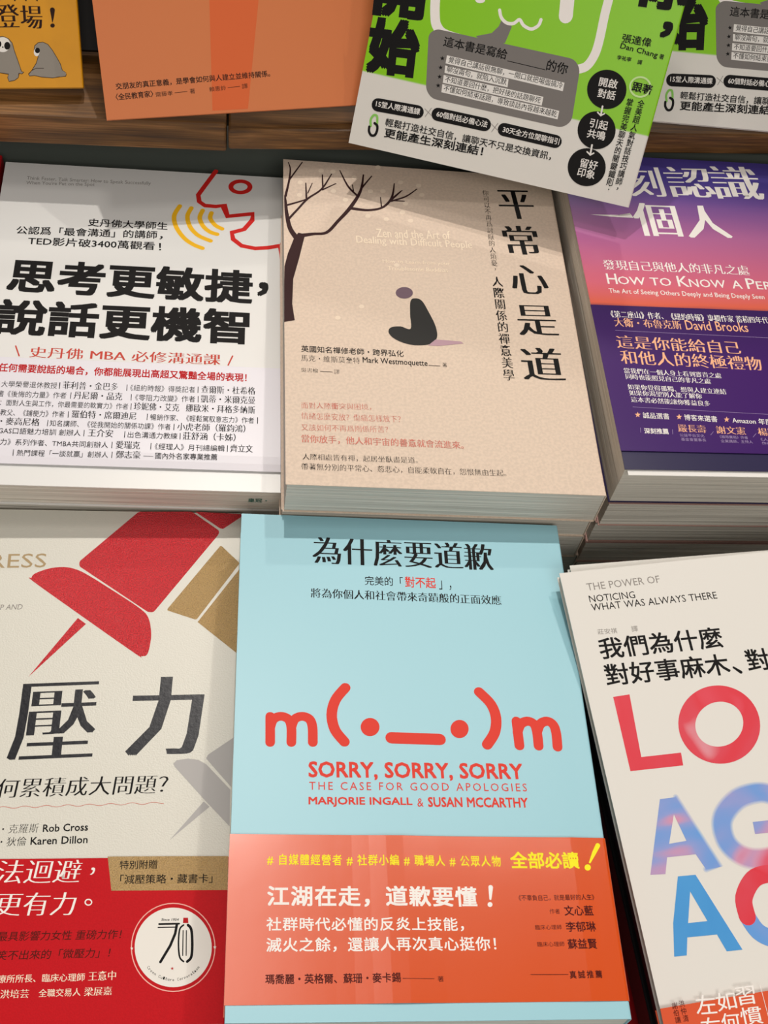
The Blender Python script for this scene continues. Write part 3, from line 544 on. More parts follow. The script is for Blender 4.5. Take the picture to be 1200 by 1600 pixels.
  ('t','更有力',76.76,60.97,108.75,60.96,9.01,'white_ink','s2',0,0.12),
  ('l',[[114.8,65.94,0.48],[114.81,65.79,0.48],[114.79,65.65,0.48],[114.74,65.51,0.48],[114.68,65.38,0.48],[114.6,65.26,0.48],[114.5,65.15,0.48],[114.38,65.05,0.48],[114.25,64.97,0.48],[114.1,64.91,0.48],[113.94,64.86,0.48],[113.78,64.84,0.48],[113.61,64.83,0.48],[113.44,64.84,0.48],[113.28,64.87,0.48],[113.11,64.92,0.48],[112.96,64.98,0.48],[112.81,65.07,0.48],[112.67,65.17,0.48],[112.55,65.28,0.48],[112.45,65.4,0.48],[112.36,65.53,0.48],[112.29,65.67,0.48],[112.25,65.82,0.48],[112.22,65.96,0.48],[112.22,66.11,0.48],[112.24,66.26,0.48],[112.28,66.39,0.48],[112.34,66.53,0.48],[112.43,66.65,0.48],[112.53,66.76,0.48],[112.65,66.85,0.48],[112.78,66.93,0.48],[112.93,67,0.48],[113.08,67.04,0.48],[113.24,67.07,0.48],[113.41,67.08,0.48],[113.58,67.07,0.48],[113.75,67.04,0.48],[113.91,66.99,0.48],[114.07,66.92,0.48],[114.22,66.84,0.48],[114.36,66.74,0.48],[114.48,66.63,0.48],[114.58,66.51,0.48],[114.67,66.37,0.48],[114.73,66.23,0.48],[114.78,66.09,0.48]],'white_ink',0,1),
  ('t','最具影響力女性 重磅力作！',79.18,51.09,127.79,51.45,3.77,'maroon','m',0,0.12),
  ('t','笑不出來的「微壓力」！',79.7,43.85,123.97,44.43,3.71,'maroon','m',0,0.12),
  ('t','療所所長、臨床心理師',81.39,35.35,114.74,35.63,3.04,'cream_ink','m',0,0),
  ('t','王意中',116.06,35.68,126.77,35.91,3.51,'cream_ink','sb',0,0),
  ('t','洪培芸',83.02,29.66,93.92,29.79,3.15,'cream_ink','sb',0,0),
  ('t','全職交易人',97.61,29.88,113.61,30.16,3.01,'cream_ink','m',0,0),
  ('t','梁展嘉',115.01,30.06,125.65,30.35,3.16,'cream_ink','sb',0,0),
  ('p',[[119.68,84.33],[168.97,84.2],[169.44,70.32],[122.27,70.48]],'foil_gold',0,0),
  ('t','特別附贈',124.86,78.98,140.06,79.21,3.66,'ink_black','m',0,0),
  ('t','「減壓策略・藏書卡」',125.48,73.06,162.89,73.25,3.79,'ink_black','m',0,0),
  ('p',[[163.67,47.74],[163.66,46.24],[163.5,44.76],[163.19,43.31],[162.75,41.92],[162.17,40.58],[161.46,39.33],[160.62,38.15],[159.67,37.07],[158.62,36.1],[157.47,35.25],[156.24,34.51],[154.93,33.91],[153.57,33.43],[152.16,33.1],[150.71,32.91],[149.25,32.86],[147.77,32.95],[146.3,33.19],[144.86,33.56],[143.44,34.07],[142.07,34.71],[140.76,35.48],[139.52,36.37],[138.37,37.37],[137.31,38.47],[136.35,39.67],[135.5,40.94],[134.78,42.29],[134.18,43.69],[133.72,45.14],[133.39,46.61],[133.22,48.11],[133.18,49.6],[133.3,51.09],[133.55,52.55],[133.96,53.97],[134.5,55.33],[135.18,56.63],[135.99,57.85],[136.93,58.97],[137.98,59.99],[139.13,60.89],[140.37,61.67],[141.7,62.32],[143.09,62.82],[144.54,63.19],[146.03,63.4],[147.54,63.46],[149.06,63.37],[150.57,63.13],[152.06,62.74],[153.52,62.2],[154.93,61.53],[156.27,60.72],[157.53,59.79],[158.7,58.75],[159.77,57.6],[160.72,56.36],[161.56,55.04],[162.26,53.65],[162.83,52.21],[163.25,50.74],[163.54,49.24]],'paper_ink',0,0),
  ('l',[[164.96,47.72,0.4],[164.9,45.51,0.4],[164.57,43.35,0.4],[163.96,41.28,0.4],[163.08,39.33,0.4],[161.97,37.54,0.4],[160.62,35.93,0.4],[159.08,34.52,0.4],[157.36,33.35,0.4],[155.49,32.43,0.4],[153.51,31.77,0.4],[151.45,31.38,0.4],[149.33,31.27,0.4],[147.21,31.44,0.4],[145.1,31.89,0.4],[143.05,32.61,0.4],[141.09,33.59,0.4],[139.24,34.81,0.4],[137.55,36.25,0.4],[136.04,37.9,0.4],[134.73,39.72,0.4],[133.65,41.68,0.4],[132.81,43.76,0.4],[132.24,45.92,0.4],[131.94,48.12,0.4],[131.92,50.33,0.4],[132.18,52.51,0.4],[132.73,54.62,0.4],[133.54,56.62,0.4],[134.62,58.48,0.4],[135.94,60.16,0.4],[137.47,61.64,0.4],[139.21,62.89,0.4],[141.11,63.88,0.4],[143.14,64.6,0.4],[145.26,65.02,0.4],[147.44,65.15,0.4],[149.64,64.98,0.4],[151.82,64.52,0.4],[153.94,63.76,0.4],[155.96,62.73,0.4],[157.85,61.44,0.4],[159.57,59.92,0.4],[161.09,58.2,0.4],[162.38,56.31,0.4],[163.43,54.28,0.4],[164.22,52.14,0.4],[164.73,49.94,0.4]],'pale_pink',0,1),
  ('p',[[132.08,48.43],[132.29,47.97],[132.79,47.94],[132.42,47.64],[132.59,47.16],[132.15,47.44],[131.75,47.17],[131.85,47.64],[131.43,47.96],[131.93,47.97]],'paper_ink',0,0),
  ('p',[[164.85,48.5],[165.05,48.04],[165.56,48.01],[165.17,47.7],[165.32,47.23],[164.89,47.5],[164.47,47.24],[164.59,47.71],[164.18,48.03],[164.69,48.04]],'paper_ink',0,0),
  ('l',[[142.32,57.04,0.73],[150.24,57.11,0.73]],'ink_black',0,0),
  ('l',[[142,55.7,0.48],[149.34,55.77,0.48]],'ink_black',0,0),
  ('l',[[149.37,56.73,1.05],[148.91,53.25,1.05],[147.17,48.56,1.05],[143.7,42.4,1.05]],'ink_black',0,0),
  ('l',[[152.05,56.54,0.65],[150.6,54.81,0.65],[150.41,49.3,0.65],[151.16,44.23,0.65],[152.78,42.44,0.65]],'ink_black',1,0),
  ('l',[[153.83,56.52,1.05],[155.21,54.76,1.05],[155.88,49.24,1.05],[155.72,44.18,1.05],[154.21,42.42,1.05]],'ink_black',1,0),
  ('l',[[152,54.4,0.4],[152.34,44.76,0.4]],'ink_black',0,0),
  ('l',[[153.29,54.38,0.4],[153.7,44.75,0.4]],'ink_black',0,0),
  ('p',[[151.82,59.41],[153.69,59.39],[153.95,57.31],[151.76,57.34]],'crimson',0,0),
  ('t','Since 1954',143.05,58.3,150.02,58.23,0.96,'ink_black','b',0,0.15),
  ('p',[[148.42,40.57],[148.62,40.11],[149.13,40.08],[148.75,39.78],[148.91,39.31],[148.47,39.59],[148.07,39.32],[148.18,39.79],[147.76,40.1],[148.27,40.11]],'crimson',0,0),
  ('t','C',138.5,40.39,138.92,39.9,1.08,'ink_black','m',0,0),
  ('t','r',139.16,39.63,139.62,39.17,0.69,'ink_black','m',0,0),
  ('t','o',139.87,38.92,140.36,38.5,0.69,'ink_black','m',0,0),
  ('t','w',140.62,38.26,141.14,37.87,0.69,'ink_black','m',0,0),
  ('t','n',141.42,37.66,141.97,37.3,0.69,'ink_black','m',0,0),
  ('t','C',143.13,36.63,143.72,36.35,1.07,'ink_black','m',0,0),
  ('t','u',144.03,36.21,144.64,35.98,0.69,'ink_black','m',0,0),
  ('t','l',144.96,35.86,145.58,35.67,1.07,'ink_black','m',0,0),
  ('t','t',145.91,35.57,146.53,35.43,1.07,'ink_black','m',0,0),
  ('t','u',146.86,35.36,147.49,35.26,0.69,'ink_black','m',0,0),
  ('t','r',147.83,35.21,148.46,35.16,0.69,'ink_black','m',0,0),
  ('t','e',148.8,35.14,149.43,35.13,0.69,'ink_black','m',0,0),
  ('t','C',150.73,35.21,151.35,35.29,1.07,'ink_black','m',0,0),
  ('t','o',151.68,35.35,152.29,35.48,0.69,'ink_black','m',0,0),
  ('t','r',152.61,35.57,153.21,35.74,0.69,'ink_black','m',0,0),
  ('t','p',153.52,35.85,154.1,36.07,0.69,'ink_black','m',0,0),
  ('t','o',154.4,36.2,154.96,36.46,0.69,'ink_black','m',0,0),
  ('t','r',155.25,36.62,155.78,36.92,0.69,'ink_black','m',0,0),
  ('t','a',156.06,37.11,156.56,37.45,0.69,'ink_black','m',0,0),
  ('t','t',156.82,37.65,157.3,38.03,1.07,'ink_black','m',0,0),
  ('t','i',157.54,38.26,157.99,38.67,0.69,'ink_black','m',0,0),
  ('t','o',158.21,38.92,158.62,39.37,0.69,'ink_black','m',0,0),
  ('t','n',158.83,39.63,159.2,40.11,0.69,'ink_black','m',0,0),
 ],
 'B_cover':[
  ('t','為什麼要道歉',32.18,196.47,115.07,195.69,14.49,'ink_black','sx',0,0),
  ('t','完美的「',55.6,185.69,72.81,185.57,4.91,'ink_black','m',0,0),
  ('t','對不起',73.7,185.14,87.64,185.04,5.85,'coral','b',0,0),
  ('t','」，',89.04,184.48,94.66,184.38,4.94,'ink_black','m',0,0),
  ('t','將為你個人和社會帶來奇蹟般的正面效應',31.42,178.34,116.9,177.42,4.95,'ink_black','sb',0,0),
  ('l',[[14.55,108.55,3.94],[14.4,120.21,3.94]],'coral',0,0),
  ('l',[[14.46,115.22,3.97],[15.74,118.91,3.97],[18.79,120.3,3.97],[21.87,119.03,3.97],[23.08,115.38,3.97],[23.1,108.7,3.97]],'coral',1,0),
  ('l',[[23.08,115.38,3.99],[24.4,119.08,3.99],[27.48,120.48,3.99],[30.56,119.21,3.99],[31.74,115.55,3.99],[31.83,108.86,3.99]],'coral',1,0),
  ('l',[[45.68,134.15,4.4],[41.46,128.41,4.4],[39.73,121.62,4.4],[40.95,114.7,4.4],[44.73,109.37,4.4]],'coral',1,0),
  ('p',[[59.44,116.23],[59.37,115.58],[59.2,114.95],[58.94,114.34],[58.6,113.79],[58.18,113.29],[57.7,112.86],[57.17,112.52],[56.59,112.26],[55.99,112.1],[55.38,112.04],[54.77,112.08],[54.18,112.22],[53.62,112.45],[53.11,112.78],[52.66,113.19],[52.28,113.67],[51.97,114.21],[51.76,114.81],[51.63,115.43],[51.6,116.08],[51.67,116.72],[51.83,117.36],[52.09,117.97],[52.42,118.53],[52.84,119.03],[53.32,119.46],[53.86,119.82],[54.44,120.08],[55.04,120.24],[55.66,120.31],[56.27,120.27],[56.87,120.13],[57.43,119.89],[57.95,119.56],[58.4,119.14],[58.78,118.65],[59.09,118.1],[59.3,117.51],[59.42,116.88]],'coral',0,0),
  ('l',[[64.24,111.47,5.13],[84.28,111.09,5.13]],'coral',0,0),
  ('p',[[96.84,116.05],[96.74,115.4],[96.54,114.76],[96.26,114.16],[95.9,113.59],[95.47,113.09],[94.98,112.66],[94.44,112.31],[93.86,112.05],[93.26,111.89],[92.66,111.83],[92.06,111.87],[91.49,112.01],[90.95,112.25],[90.46,112.58],[90.04,112.99],[89.68,113.48],[89.41,114.03],[89.22,114.63],[89.13,115.26],[89.13,115.91],[89.22,116.56],[89.41,117.2],[89.69,117.81],[90.04,118.38],[90.47,118.89],[90.97,119.32],[91.51,119.68],[92.09,119.94],[92.69,120.11],[93.3,120.17],[93.9,120.13],[94.48,119.99],[95.02,119.75],[95.52,119.41],[95.94,118.99],[96.3,118.5],[96.57,117.95],[96.75,117.34],[96.84,116.71]],'coral',0,0),
  ('l',[[102.76,133.49,4.52],[107.31,127.9,4.52],[108.95,121.54,4.52],[107.76,114.77,4.52],[104.07,109.09,4.52]],'coral',1,0),
  ('l',[[117.59,120.06,4.2],[117.66,108.88,4.2]],'coral',0,0),
  ('l',[[117.47,114.95,4.18],[119.27,118.73,4.18],[122.36,120.15,4.18],[125.01,118.84,4.18],[125.84,115.11,4.18],[125.81,108.88,4.18]],'coral',1,0),
  ('l',[[125.84,115.11,4.19],[127.67,118.9,4.19],[130.79,120.32,4.19],[133.26,118.7,4.19],[134.04,114.81,4.19],[133.82,108.57,4.19]],'coral',1,0),
  ('t','SORRY, SORRY, SORRY',30.03,92.54,117.85,92.85,7.99,'coral','k',0,0),
  ('t','THE CASE FOR GOOD APOLOGIES',30.26,88.26,118.74,88.63,3.45,'coral','r',0.16,0),
  ('t','MARJORIE INGALL',29.97,81.16,71.39,81.32,4.21,'coral','k',0,0),
  ('t','&',73.37,81.61,75.86,81.64,3.58,'coral','r',0,0),
  ('t','SUSAN MCCARTHY',77.69,81.52,118.51,81.66,4.27,'coral','k',0,0),
 ],
 'B_band':[
  ('t','# 自媒體經營者 # 社群小編 # 職場人 # 公眾人物',13.97,57.32,104.8,57,4.43,'yellow_ink','b',0.08,0),
  ('t','全部必讀',108.65,56.31,136.11,56.28,6.84,'yellow_ink','k',0,0),
  ('l',[[144.76,65.91,1.87],[142.72,62.72,1.59],[140.45,58.85,0.72]],'yellow_ink',0,0),
  ('p',[[140.6,56.86],[140.55,56.66],[140.48,56.47],[140.37,56.28],[140.25,56.11],[140.09,55.96],[139.92,55.83],[139.74,55.72],[139.54,55.65],[139.34,55.6],[139.14,55.58],[138.94,55.6],[138.75,55.64],[138.58,55.72],[138.42,55.82],[138.29,55.95],[138.18,56.1],[138.1,56.27],[138.04,56.46],[138.02,56.65],[138.04,56.85],[138.08,57.05],[138.15,57.25],[138.26,57.43],[138.38,57.6],[138.54,57.76],[138.71,57.89],[138.89,57.99],[139.09,58.07],[139.29,58.12],[139.49,58.13],[139.69,58.12],[139.88,58.07],[140.06,58],[140.21,57.89],[140.35,57.76],[140.46,57.61],[140.54,57.44],[140.59,57.26],[140.61,57.06]],'yellow_ink',0,0),
  ('t','江湖在走，道歉要懂',14.2,41.41,94.1,41.15,8.01,'white_ink','k',0.04,0),
  ('l',[[99.87,48.92,1.8],[99.32,44.4,0.83]],'white_ink',0,0),
  ('p',[[99.94,42.23],[99.91,42.08],[99.86,41.94],[99.79,41.8],[99.7,41.68],[99.6,41.56],[99.47,41.47],[99.34,41.39],[99.19,41.33],[99.04,41.3],[98.89,41.29],[98.74,41.3],[98.6,41.33],[98.47,41.39],[98.35,41.47],[98.24,41.56],[98.15,41.67],[98.09,41.8],[98.04,41.94],[98.02,42.08],[98.02,42.23],[98.05,42.38],[98.1,42.52],[98.17,42.66],[98.26,42.79],[98.36,42.9],[98.49,43],[98.62,43.08],[98.77,43.13],[98.92,43.17],[99.07,43.18],[99.22,43.17],[99.36,43.13],[99.49,43.08],[99.61,43],[99.72,42.9],[99.81,42.79],[99.87,42.66],[99.92,42.52],[99.94,42.38]],'white_ink',0,0),
  ('t','社群時代必懂的反炎上技能，',14.08,32.27,88.21,32.1,5.2,'white_ink','b',0.04,0),
  ('t','滅火之餘，還讓人再次真心挺你！',14.19,24.59,99.92,24.75,5.36,'white_ink','b',0.04,0),
  ('t','《不辜負自己，就是最好的人生》',110.38,43.59,140.3,43.89,2.34,'maroon','m',0,0),
  ('t','作者',121.95,38.58,125.95,38.58,2.04,'maroon','r',0,0),
  ('t','文心藍',127.66,37.9,139.16,37.89,3.96,'maroon','b',0,0),
  ('t','臨床心理師',115.62,32.57,125.89,32.68,1.87,'maroon','r',0,0),
  ('t','李郁琳',127.55,31.74,139.26,31.85,3.9,'maroon','b',0,0),
  ('t','臨床心理師',115.71,26.25,126.17,26.34,1.84,'maroon','r',0,0),
  ('t','蘇益賢',127.4,25.29,138.74,25.37,3.84,'maroon','b',0,0),
  ('t','瑪喬麗・英格爾、蘇珊・麥卡錫',13.98,13.24,63.25,13.51,3.58,'maroon','b',0,0),
  ('l',[[63.96,14.88,0.19],[75.69,14.8,0.19]],'maroon',0,0),
  ('t','著',76.92,13.66,79.15,13.77,2.01,'maroon','r',0,0),
  ('l',[[111.86,16.08,0.2],[126.19,15.99,0.2]],'maroon',0,0),
  ('t','真誠推薦',126.66,14.46,139.07,14.63,2.83,'maroon','b',0.2,0),
 ],
 'A_cover':[
  ('t','THE POWER OF',10.91,221.21,44.87,221.37,3.55,'grey','r',0,0),
  ('t','NOTICING',10.69,215.51,31.75,215.3,3.34,'ink_black','r',0,0),
  ('t','WHAT WAS ALWAYS THERE',10.75,211.39,68.89,210.81,3.4,'ink_black','r',0,0),
  ('t','莊安祺',10.88,200.16,19.62,199.74,2.57,'grey','r',0,0),
  ('t','譯',26.22,199.66,29.11,199.58,2.76,'grey','r',0,0),
  ('t','我們為什麼',9.73,188.52,65.76,187.67,9.97,'ink_black','b',0,0),
  ('t','對好事麻木',9.5,176.43,65.37,175.12,9.94,'ink_black','b',0,0),
  ('l',[[67.08,178.19,0.97],[69.69,175.69,1.46]],'ink_black',0,0),
  ('t','對壞事',73.44,175.41,106.42,174.86,10.23,'ink_black','b',0,0),
  ('p',[[10.89,171.45],[18.22,171.71],[16.66,144.27],[33.99,144.03],[33.53,138.58],[10.63,139]],'water_red',0,0),
  ('l',[[67.8,152.25,7.31],[67.27,150.78,7.31],[66.58,149.35,7.31],[65.73,147.99,7.31],[64.73,146.71,7.31],[63.59,145.52,7.31],[62.33,144.44,7.31],[60.97,143.48,7.31],[59.52,142.66,7.31],[58,141.98,7.31],[56.43,141.45,7.31],[54.83,141.07,7.31],[53.22,140.86,7.31],[51.61,140.81,7.31],[50.04,140.92,7.31],[48.5,141.2,7.31],[47.04,141.63,7.31],[45.65,142.22,7.31],[44.37,142.95,7.31],[43.2,143.82,7.31],[42.16,144.82,7.31],[41.26,145.94,7.31],[40.52,147.15,7.31],[39.94,148.46,7.31],[39.53,149.83,7.31],[39.29,151.26,7.31],[39.24,152.73,7.31],[39.37,154.22,7.31],[39.67,155.71,7.31],[40.16,157.18,7.31],[40.81,158.61,7.31],[41.63,159.99,7.31],[42.61,161.3,7.31],[43.73,162.51,7.31],[44.97,163.63,7.31],[46.33,164.62,7.31],[47.79,165.48,7.31],[49.33,166.2,7.31],[50.92,166.76,7.31],[52.55,167.17,7.31],[54.2,167.4,7.31],[55.84,167.46,7.31],[57.46,167.36,7.31],[59.03,167.08,7.31],[60.53,166.63,7.31],[61.95,166.03,7.31],[63.26,165.27,7.31],[64.45,164.37,7.31],[65.5,163.33,7.31],[66.4,162.18,7.31],[67.14,160.93,7.31],[67.7,159.59,7.31],[68.09,158.19,7.31],[68.29,156.73,7.31],[68.31,155.24,7.31],[68.14,153.74,7.31]],'water_red',0,1),
  ('l',[[26.97,125.96,2.41],[37.9,96.05,2.41],[31.79,95.85,2.41]],'haze_1',0,0),
  ('l',[[72.7,114.47,9.01],[70.51,119.32,9.01],[66.22,122.49,9.01],[60.66,123.41,9.01],[52.87,121.94,9.01],[46.03,117.2,9.01],[43.12,112.03,9.01],[43.33,105.14,9.01],[47.22,99.87,9.01],[53.61,97.13,9.01],[62.3,97.21,9.01],[69.28,101.05,9.01],[71.48,106.96,9.01]],'haze_1',1,0),
  ('l',[[26.97,125.96,1.56],[37.9,96.05,1.56],[31.79,95.85,1.56]],'haze_2',0,0),
  ('l',[[72.7,114.47,8.15],[70.51,119.32,8.15],[66.22,122.49,8.15],[60.66,123.41,8.15],[52.87,121.94,8.15],[46.03,117.2,8.15],[43.12,112.03,8.15],[43.33,105.14,8.15],[47.22,99.87,8.15],[53.61,97.13,8.15],[62.3,97.21,8.15],[69.28,101.05,8.15],[71.48,106.96,8.15]],'haze_2',1,0),
  ('l',[[26.97,125.96,0.78],[37.9,96.05,0.78],[31.79,95.85,0.78]],'haze_3',0,0),
  ('l',[[72.7,114.47,7.36],[70.51,119.32,7.36],[66.22,122.49,7.36],[60.66,123.41,7.36],[52.87,121.94,7.36],[46.03,117.2,7.36],[43.12,112.03,7.36],[43.33,105.14,7.36],[47.22,99.87,7.36],[53.61,97.13,7.36],[62.3,97.21,7.36],[69.28,101.05,7.36],[71.48,106.96,7.36]],'haze_3',1,0),
  ('h',[[20.09,125.99],[26.97,125.96],[37.9,96.05],[31.79,95.85],[29.13,102.25],[17.14,102.61],[14.78,96.24],[8.58,96.74]],[[24.32,119.17],[26.74,107.99],[19.32,107.73]],'water_mix'),
  ('l',[[72.7,114.47,6.58],[70.51,119.32,6.58],[66.22,122.49,6.58],[60.66,123.41,6.58],[52.87,121.94,6.58],[46.03,117.2,6.58],[43.12,112.03,6.58],[43.33,105.14,6.58],[47.22,99.87,6.58],[53.61,97.13,6.58],[62.3,97.21,6.58],[69.28,101.05,6.58],[71.48,106.96,6.58]],'water_mix',1,0),
  ('p',[[56.36,111.83],[75.41,111.32],[74.75,106.4],[55.93,106.92]],'water_mix',0,0),
  ('h',[[19.58,94.68],[26.92,94.36],[38.01,63.93],[31.56,64.19],[29.41,70.83],[17.3,71.4],[15.36,64.91],[10.27,65.11],[13.08,77.41]],[[23.02,88.27],[26.96,76.29],[19.04,76.6]],'water_blue'),
  ('l',[[43.44,75.87,6.83],[46.19,69.69,6.83],[51.52,66.41,6.83],[57.96,66.81,6.83],[64.25,71.1,6.83]],'water_mix',1,0),
  ('l',[[65.45,84.05,6.95],[62,89.17,6.95],[56.69,90.81,6.95],[49.91,89.44,6.95],[44.1,82.95,6.95],[43.44,75.87,6.95]],'water_red',1,0),
 ],
 'A_band':[
  ('t','左',13.27,43.3,21.35,42.76,6.78,'white_ink','m',0,0),
  ('t','右',13.4,35.39,21.16,34.88,6.68,'white_ink','m',0,0),
  ('t','如',21.87,43.17,29.6,43.18,6.57,'white_ink','m',0,0),
  ('t','何',21.81,35.98,29.15,35.53,6.48,'white_ink','m',0,0),
  ('t','習',29.95,44.16,37.54,44,6.49,'white_ink','m',0,0),
  ('t','慣',29.83,36.93,38.44,36.73,6.4,'white_ink','m',0,0),
  ('l',[[40.41,50.23,0.2],[40.84,35.67,0.2]],'white_ink',0,0),
  ('v','謝伯讓',5.32,48.84,5.48,41.28,2.23,'maroon','m'),
  ('v','洪仲清',8.12,49.23,8.7,41.3,2.23,'maroon','m'),
 ],
 'G_cover':[
  ('t','開',-0.59,62.39,25.01,64.67,24.07,'ink_black','xx',0,0),
  ('t','始',1.59,35.26,27.56,37.74,26.84,'ink_black','xx',0,0),
  ('l',[[25.68,108.6,4.68],[26.99,91.37,4.68],[28.46,77.89,4.68],[30.08,69.2,4.68],[32.36,63.88,4.68],[37.98,60.9,4.68],[54.72,60.26,4.68]],'white_ink',1,0),
  ('l',[[109.98,112.83,4.28],[111.12,97.53,4.28],[111.2,85.91,4.28],[111.75,73.38,4.28],[111.1,66.42,4.28],[108.5,60.88,4.28],[103.24,58.29,4.28]],'white_ink',1,0),
  ('l',[[90.34,98.2,6.77],[92.98,81.44,6.77]],'white_ink',0,0),
  ('p',[[29,59.68],[32.27,62.7],[102.16,63.14],[105.99,59.44],[108.37,34.45],[104.54,30.5],[37.28,30.21],[33.4,33.68]],'warm_grey',0,3.16),
  ('p',[[52.16,63.47],[59.49,66.42],[62.15,70.12],[62.8,72.9],[68.49,71.45],[67.77,67.17],[66.96,63.26],[58.32,60.19]],'warm_grey',0,0),
  ('l',[[60.81,77.41,1.55],[62.45,74.31,1.55],[65.57,72.49,1.55],[69,72.96,1.55],[71.37,75.18,1.55],[74.04,73.03,1.55],[78.05,72.22,1.55],[81.01,74.49,1.55],[81.61,77.32,1.55]],'white_ink',1,0),
  ('p',[[52.8,80.48],[52.82,80.26],[52.78,80.03],[52.69,79.79],[52.54,79.57],[52.34,79.35],[52.09,79.15],[51.81,78.97],[51.48,78.81],[51.14,78.69],[50.77,78.59],[50.4,78.53],[50.02,78.51],[49.66,78.52],[49.32,78.57],[49,78.66],[48.72,78.77],[48.48,78.92],[48.29,79.09],[48.15,79.29],[48.07,79.5],[48.05,79.73],[48.08,79.96],[48.18,80.19],[48.32,80.42],[48.53,80.63],[48.77,80.84],[49.06,81.02],[49.38,81.17],[49.73,81.3],[50.1,81.39],[50.47,81.45],[50.84,81.47],[51.21,81.46],[51.55,81.41],[51.87,81.33],[52.15,81.21],[52.38,81.06],[52.58,80.89],[52.71,80.69]],'white_ink',0,0),
  ('t','這本書是寫給',37.14,55.54,69.42,55.84,4.91,'ink_black','b',0,0),
  ('l',[[70.22,55.51,0.35],[89.23,55.36,0.35]],'ink_black',0,0),
  ('t','的你',89.66,55.11,100.18,55.17,5.42,'ink_black','b',0,0),
  ('p',[[40.17,51.81],[100.26,51.48],[100.43,47.45],[40.33,47.96]],'pale_ink',0,0),
  ('t','覺得自己講話很無聊，一開口就把場面搞冷',41.46,48.54,99.67,48.3,3.14,'ink_black','m',0,0),
  ('p',[[40.38,46.96],[72.8,47.28],[73.21,43.45],[40.82,43.48]],'pale_ink',0,0),
  ('t','聊沒兩句，就陷入沉默',41.6,43.99,72.15,44.08,3.15,'ink_black','m',0,0),
  ('p',[[40.69,42.44],[91.75,42.85],[91.94,38.61],[40.99,38.74]],'pale_ink',0,0),
  ('t','不知道要回什麼，把好接的話題聊死',41.79,39.26,90.88,39.24,3.17,'ink_black','m',0,0),
  ('p',[[40.97,38.05],[101.11,38.03],[101.28,33.94],[41.31,34.18]],'pale_ink',0,0),
  ('t','不懂如何結束話題，導致談話內容越來越乾',42.07,34.86,100.39,34.6,3.19,'ink_black','m',0,0),
  ('p',[[38,51.01],[38.47,50.33],[39.33,50.48],[38.77,49.84],[39.18,49.13],[38.37,49.41],[37.76,48.82],[37.81,49.64],[37.03,49.99],[37.87,50.21]],'ink_black',0,0),
  ('p',[[38.1,46.64],[38.57,45.96],[39.43,46.1],[38.87,45.46],[39.28,44.74],[38.47,45.03],[37.86,44.44],[37.91,45.26],[37.13,45.61],[37.97,45.83]],'ink_black',0,0),
  ('p',[[38.54,42.32],[39.01,41.63],[39.87,41.78],[39.32,41.13],[39.73,40.41],[38.91,40.7],[38.3,40.1],[38.35,40.93],[37.57,41.28],[38.41,41.5]],'ink_black',0,0),
  ('p',[[38.78,38.1],[39.25,37.41],[40.11,37.56],[39.56,36.91],[39.96,36.18],[39.15,36.47],[38.53,35.87],[38.59,36.7],[37.8,37.06],[38.65,37.28]],'ink_black',0,0),
  ('l',[[11.1,21.41,6.5],[31.52,22.37,6.5]],'ink_black',0,0),
  ('t','15堂人際溝通課',10.04,20.31,32.91,21.1,3.23,'pale_ink','b',0,0),
  ('l',[[41.94,23.42,6.44],[66.24,23.67,6.44]],'ink_black',0,0),
  ('t','60個對話必備心法',41.33,22.06,67.64,22.41,3.23,'pale_ink','b',0,0),
  ('l',[[76.34,23.45,6.38],[102.97,23.37,6.38]],'ink_black',0,0),
  ('t','30天全方位閒聊指引',75.8,21.93,104.95,22.06,3.24,'pale_ink','b',0,0),
  ('l',[[34.87,24.66,0.27],[39.12,22.1,0.27]],'grey',0,0),
  ('l',[[38.12,25.71,0.27],[35.86,21.04,0.27]],'grey',0,0),
  ('l',[[69.46,24.73,0.27],[73.73,22.18,0.27]],'grey',0,0),
  ('l',[[72.67,25.78,0.27],[70.52,21.12,0.27]],'grey',0,0),
  ('l',[[9.56,10.64,1.18],[8.94,13.59,1.18],[10.01,16.02,1.18],[11.69,15.95,1.18],[12.4,13.47,1.18],[12.49,11.29,1.18]],'leaf',1,0),
  ('l',[[8.93,10.07,1.27],[9.2,7.92,1.27],[10.67,6.2,1.27],[12.45,6.59,1.27],[13.2,8.79,1.27],[12.84,11.36,1.27],[11.25,12.34,1.27]],'ink_black',1,0),
  ('t','輕鬆打造社交自信，讓聊天不只是交換資訊，',16.58,12.1,102.89,13.87,4.12,'ink_black','b',0,0),
  ('t','更能產生深刻連結！',17.2,6.58,68.64,8.38,4.83,'ink_black','k',0,0),
  ('t','張達偉',122.35,75.36,136.66,75.93,4.15,'ink_black','b',0,0),
  ('t','Dan Chang',122.35,71.8,141.08,71.25,3.33,'ink_black','b',0,0),
  ('t','著',141.99,71.87,144.26,71.84,2.34,'ink_black','b',0,0),
  ('t','李祐寧',122.26,67.25,129.27,67.54,2.18,'ink_black','b',0,0),
  ('t','譯',132.54,67.21,134.78,67.35,2.18,'ink_black','b',0,0),
  ('t','你',121.98,92.32,148.64,94.38,20.96,'ink_black','xx',0,0),
  ('t','，',139.52,81.27,145.22,81.79,7.58,'ink_black','x',0,0),
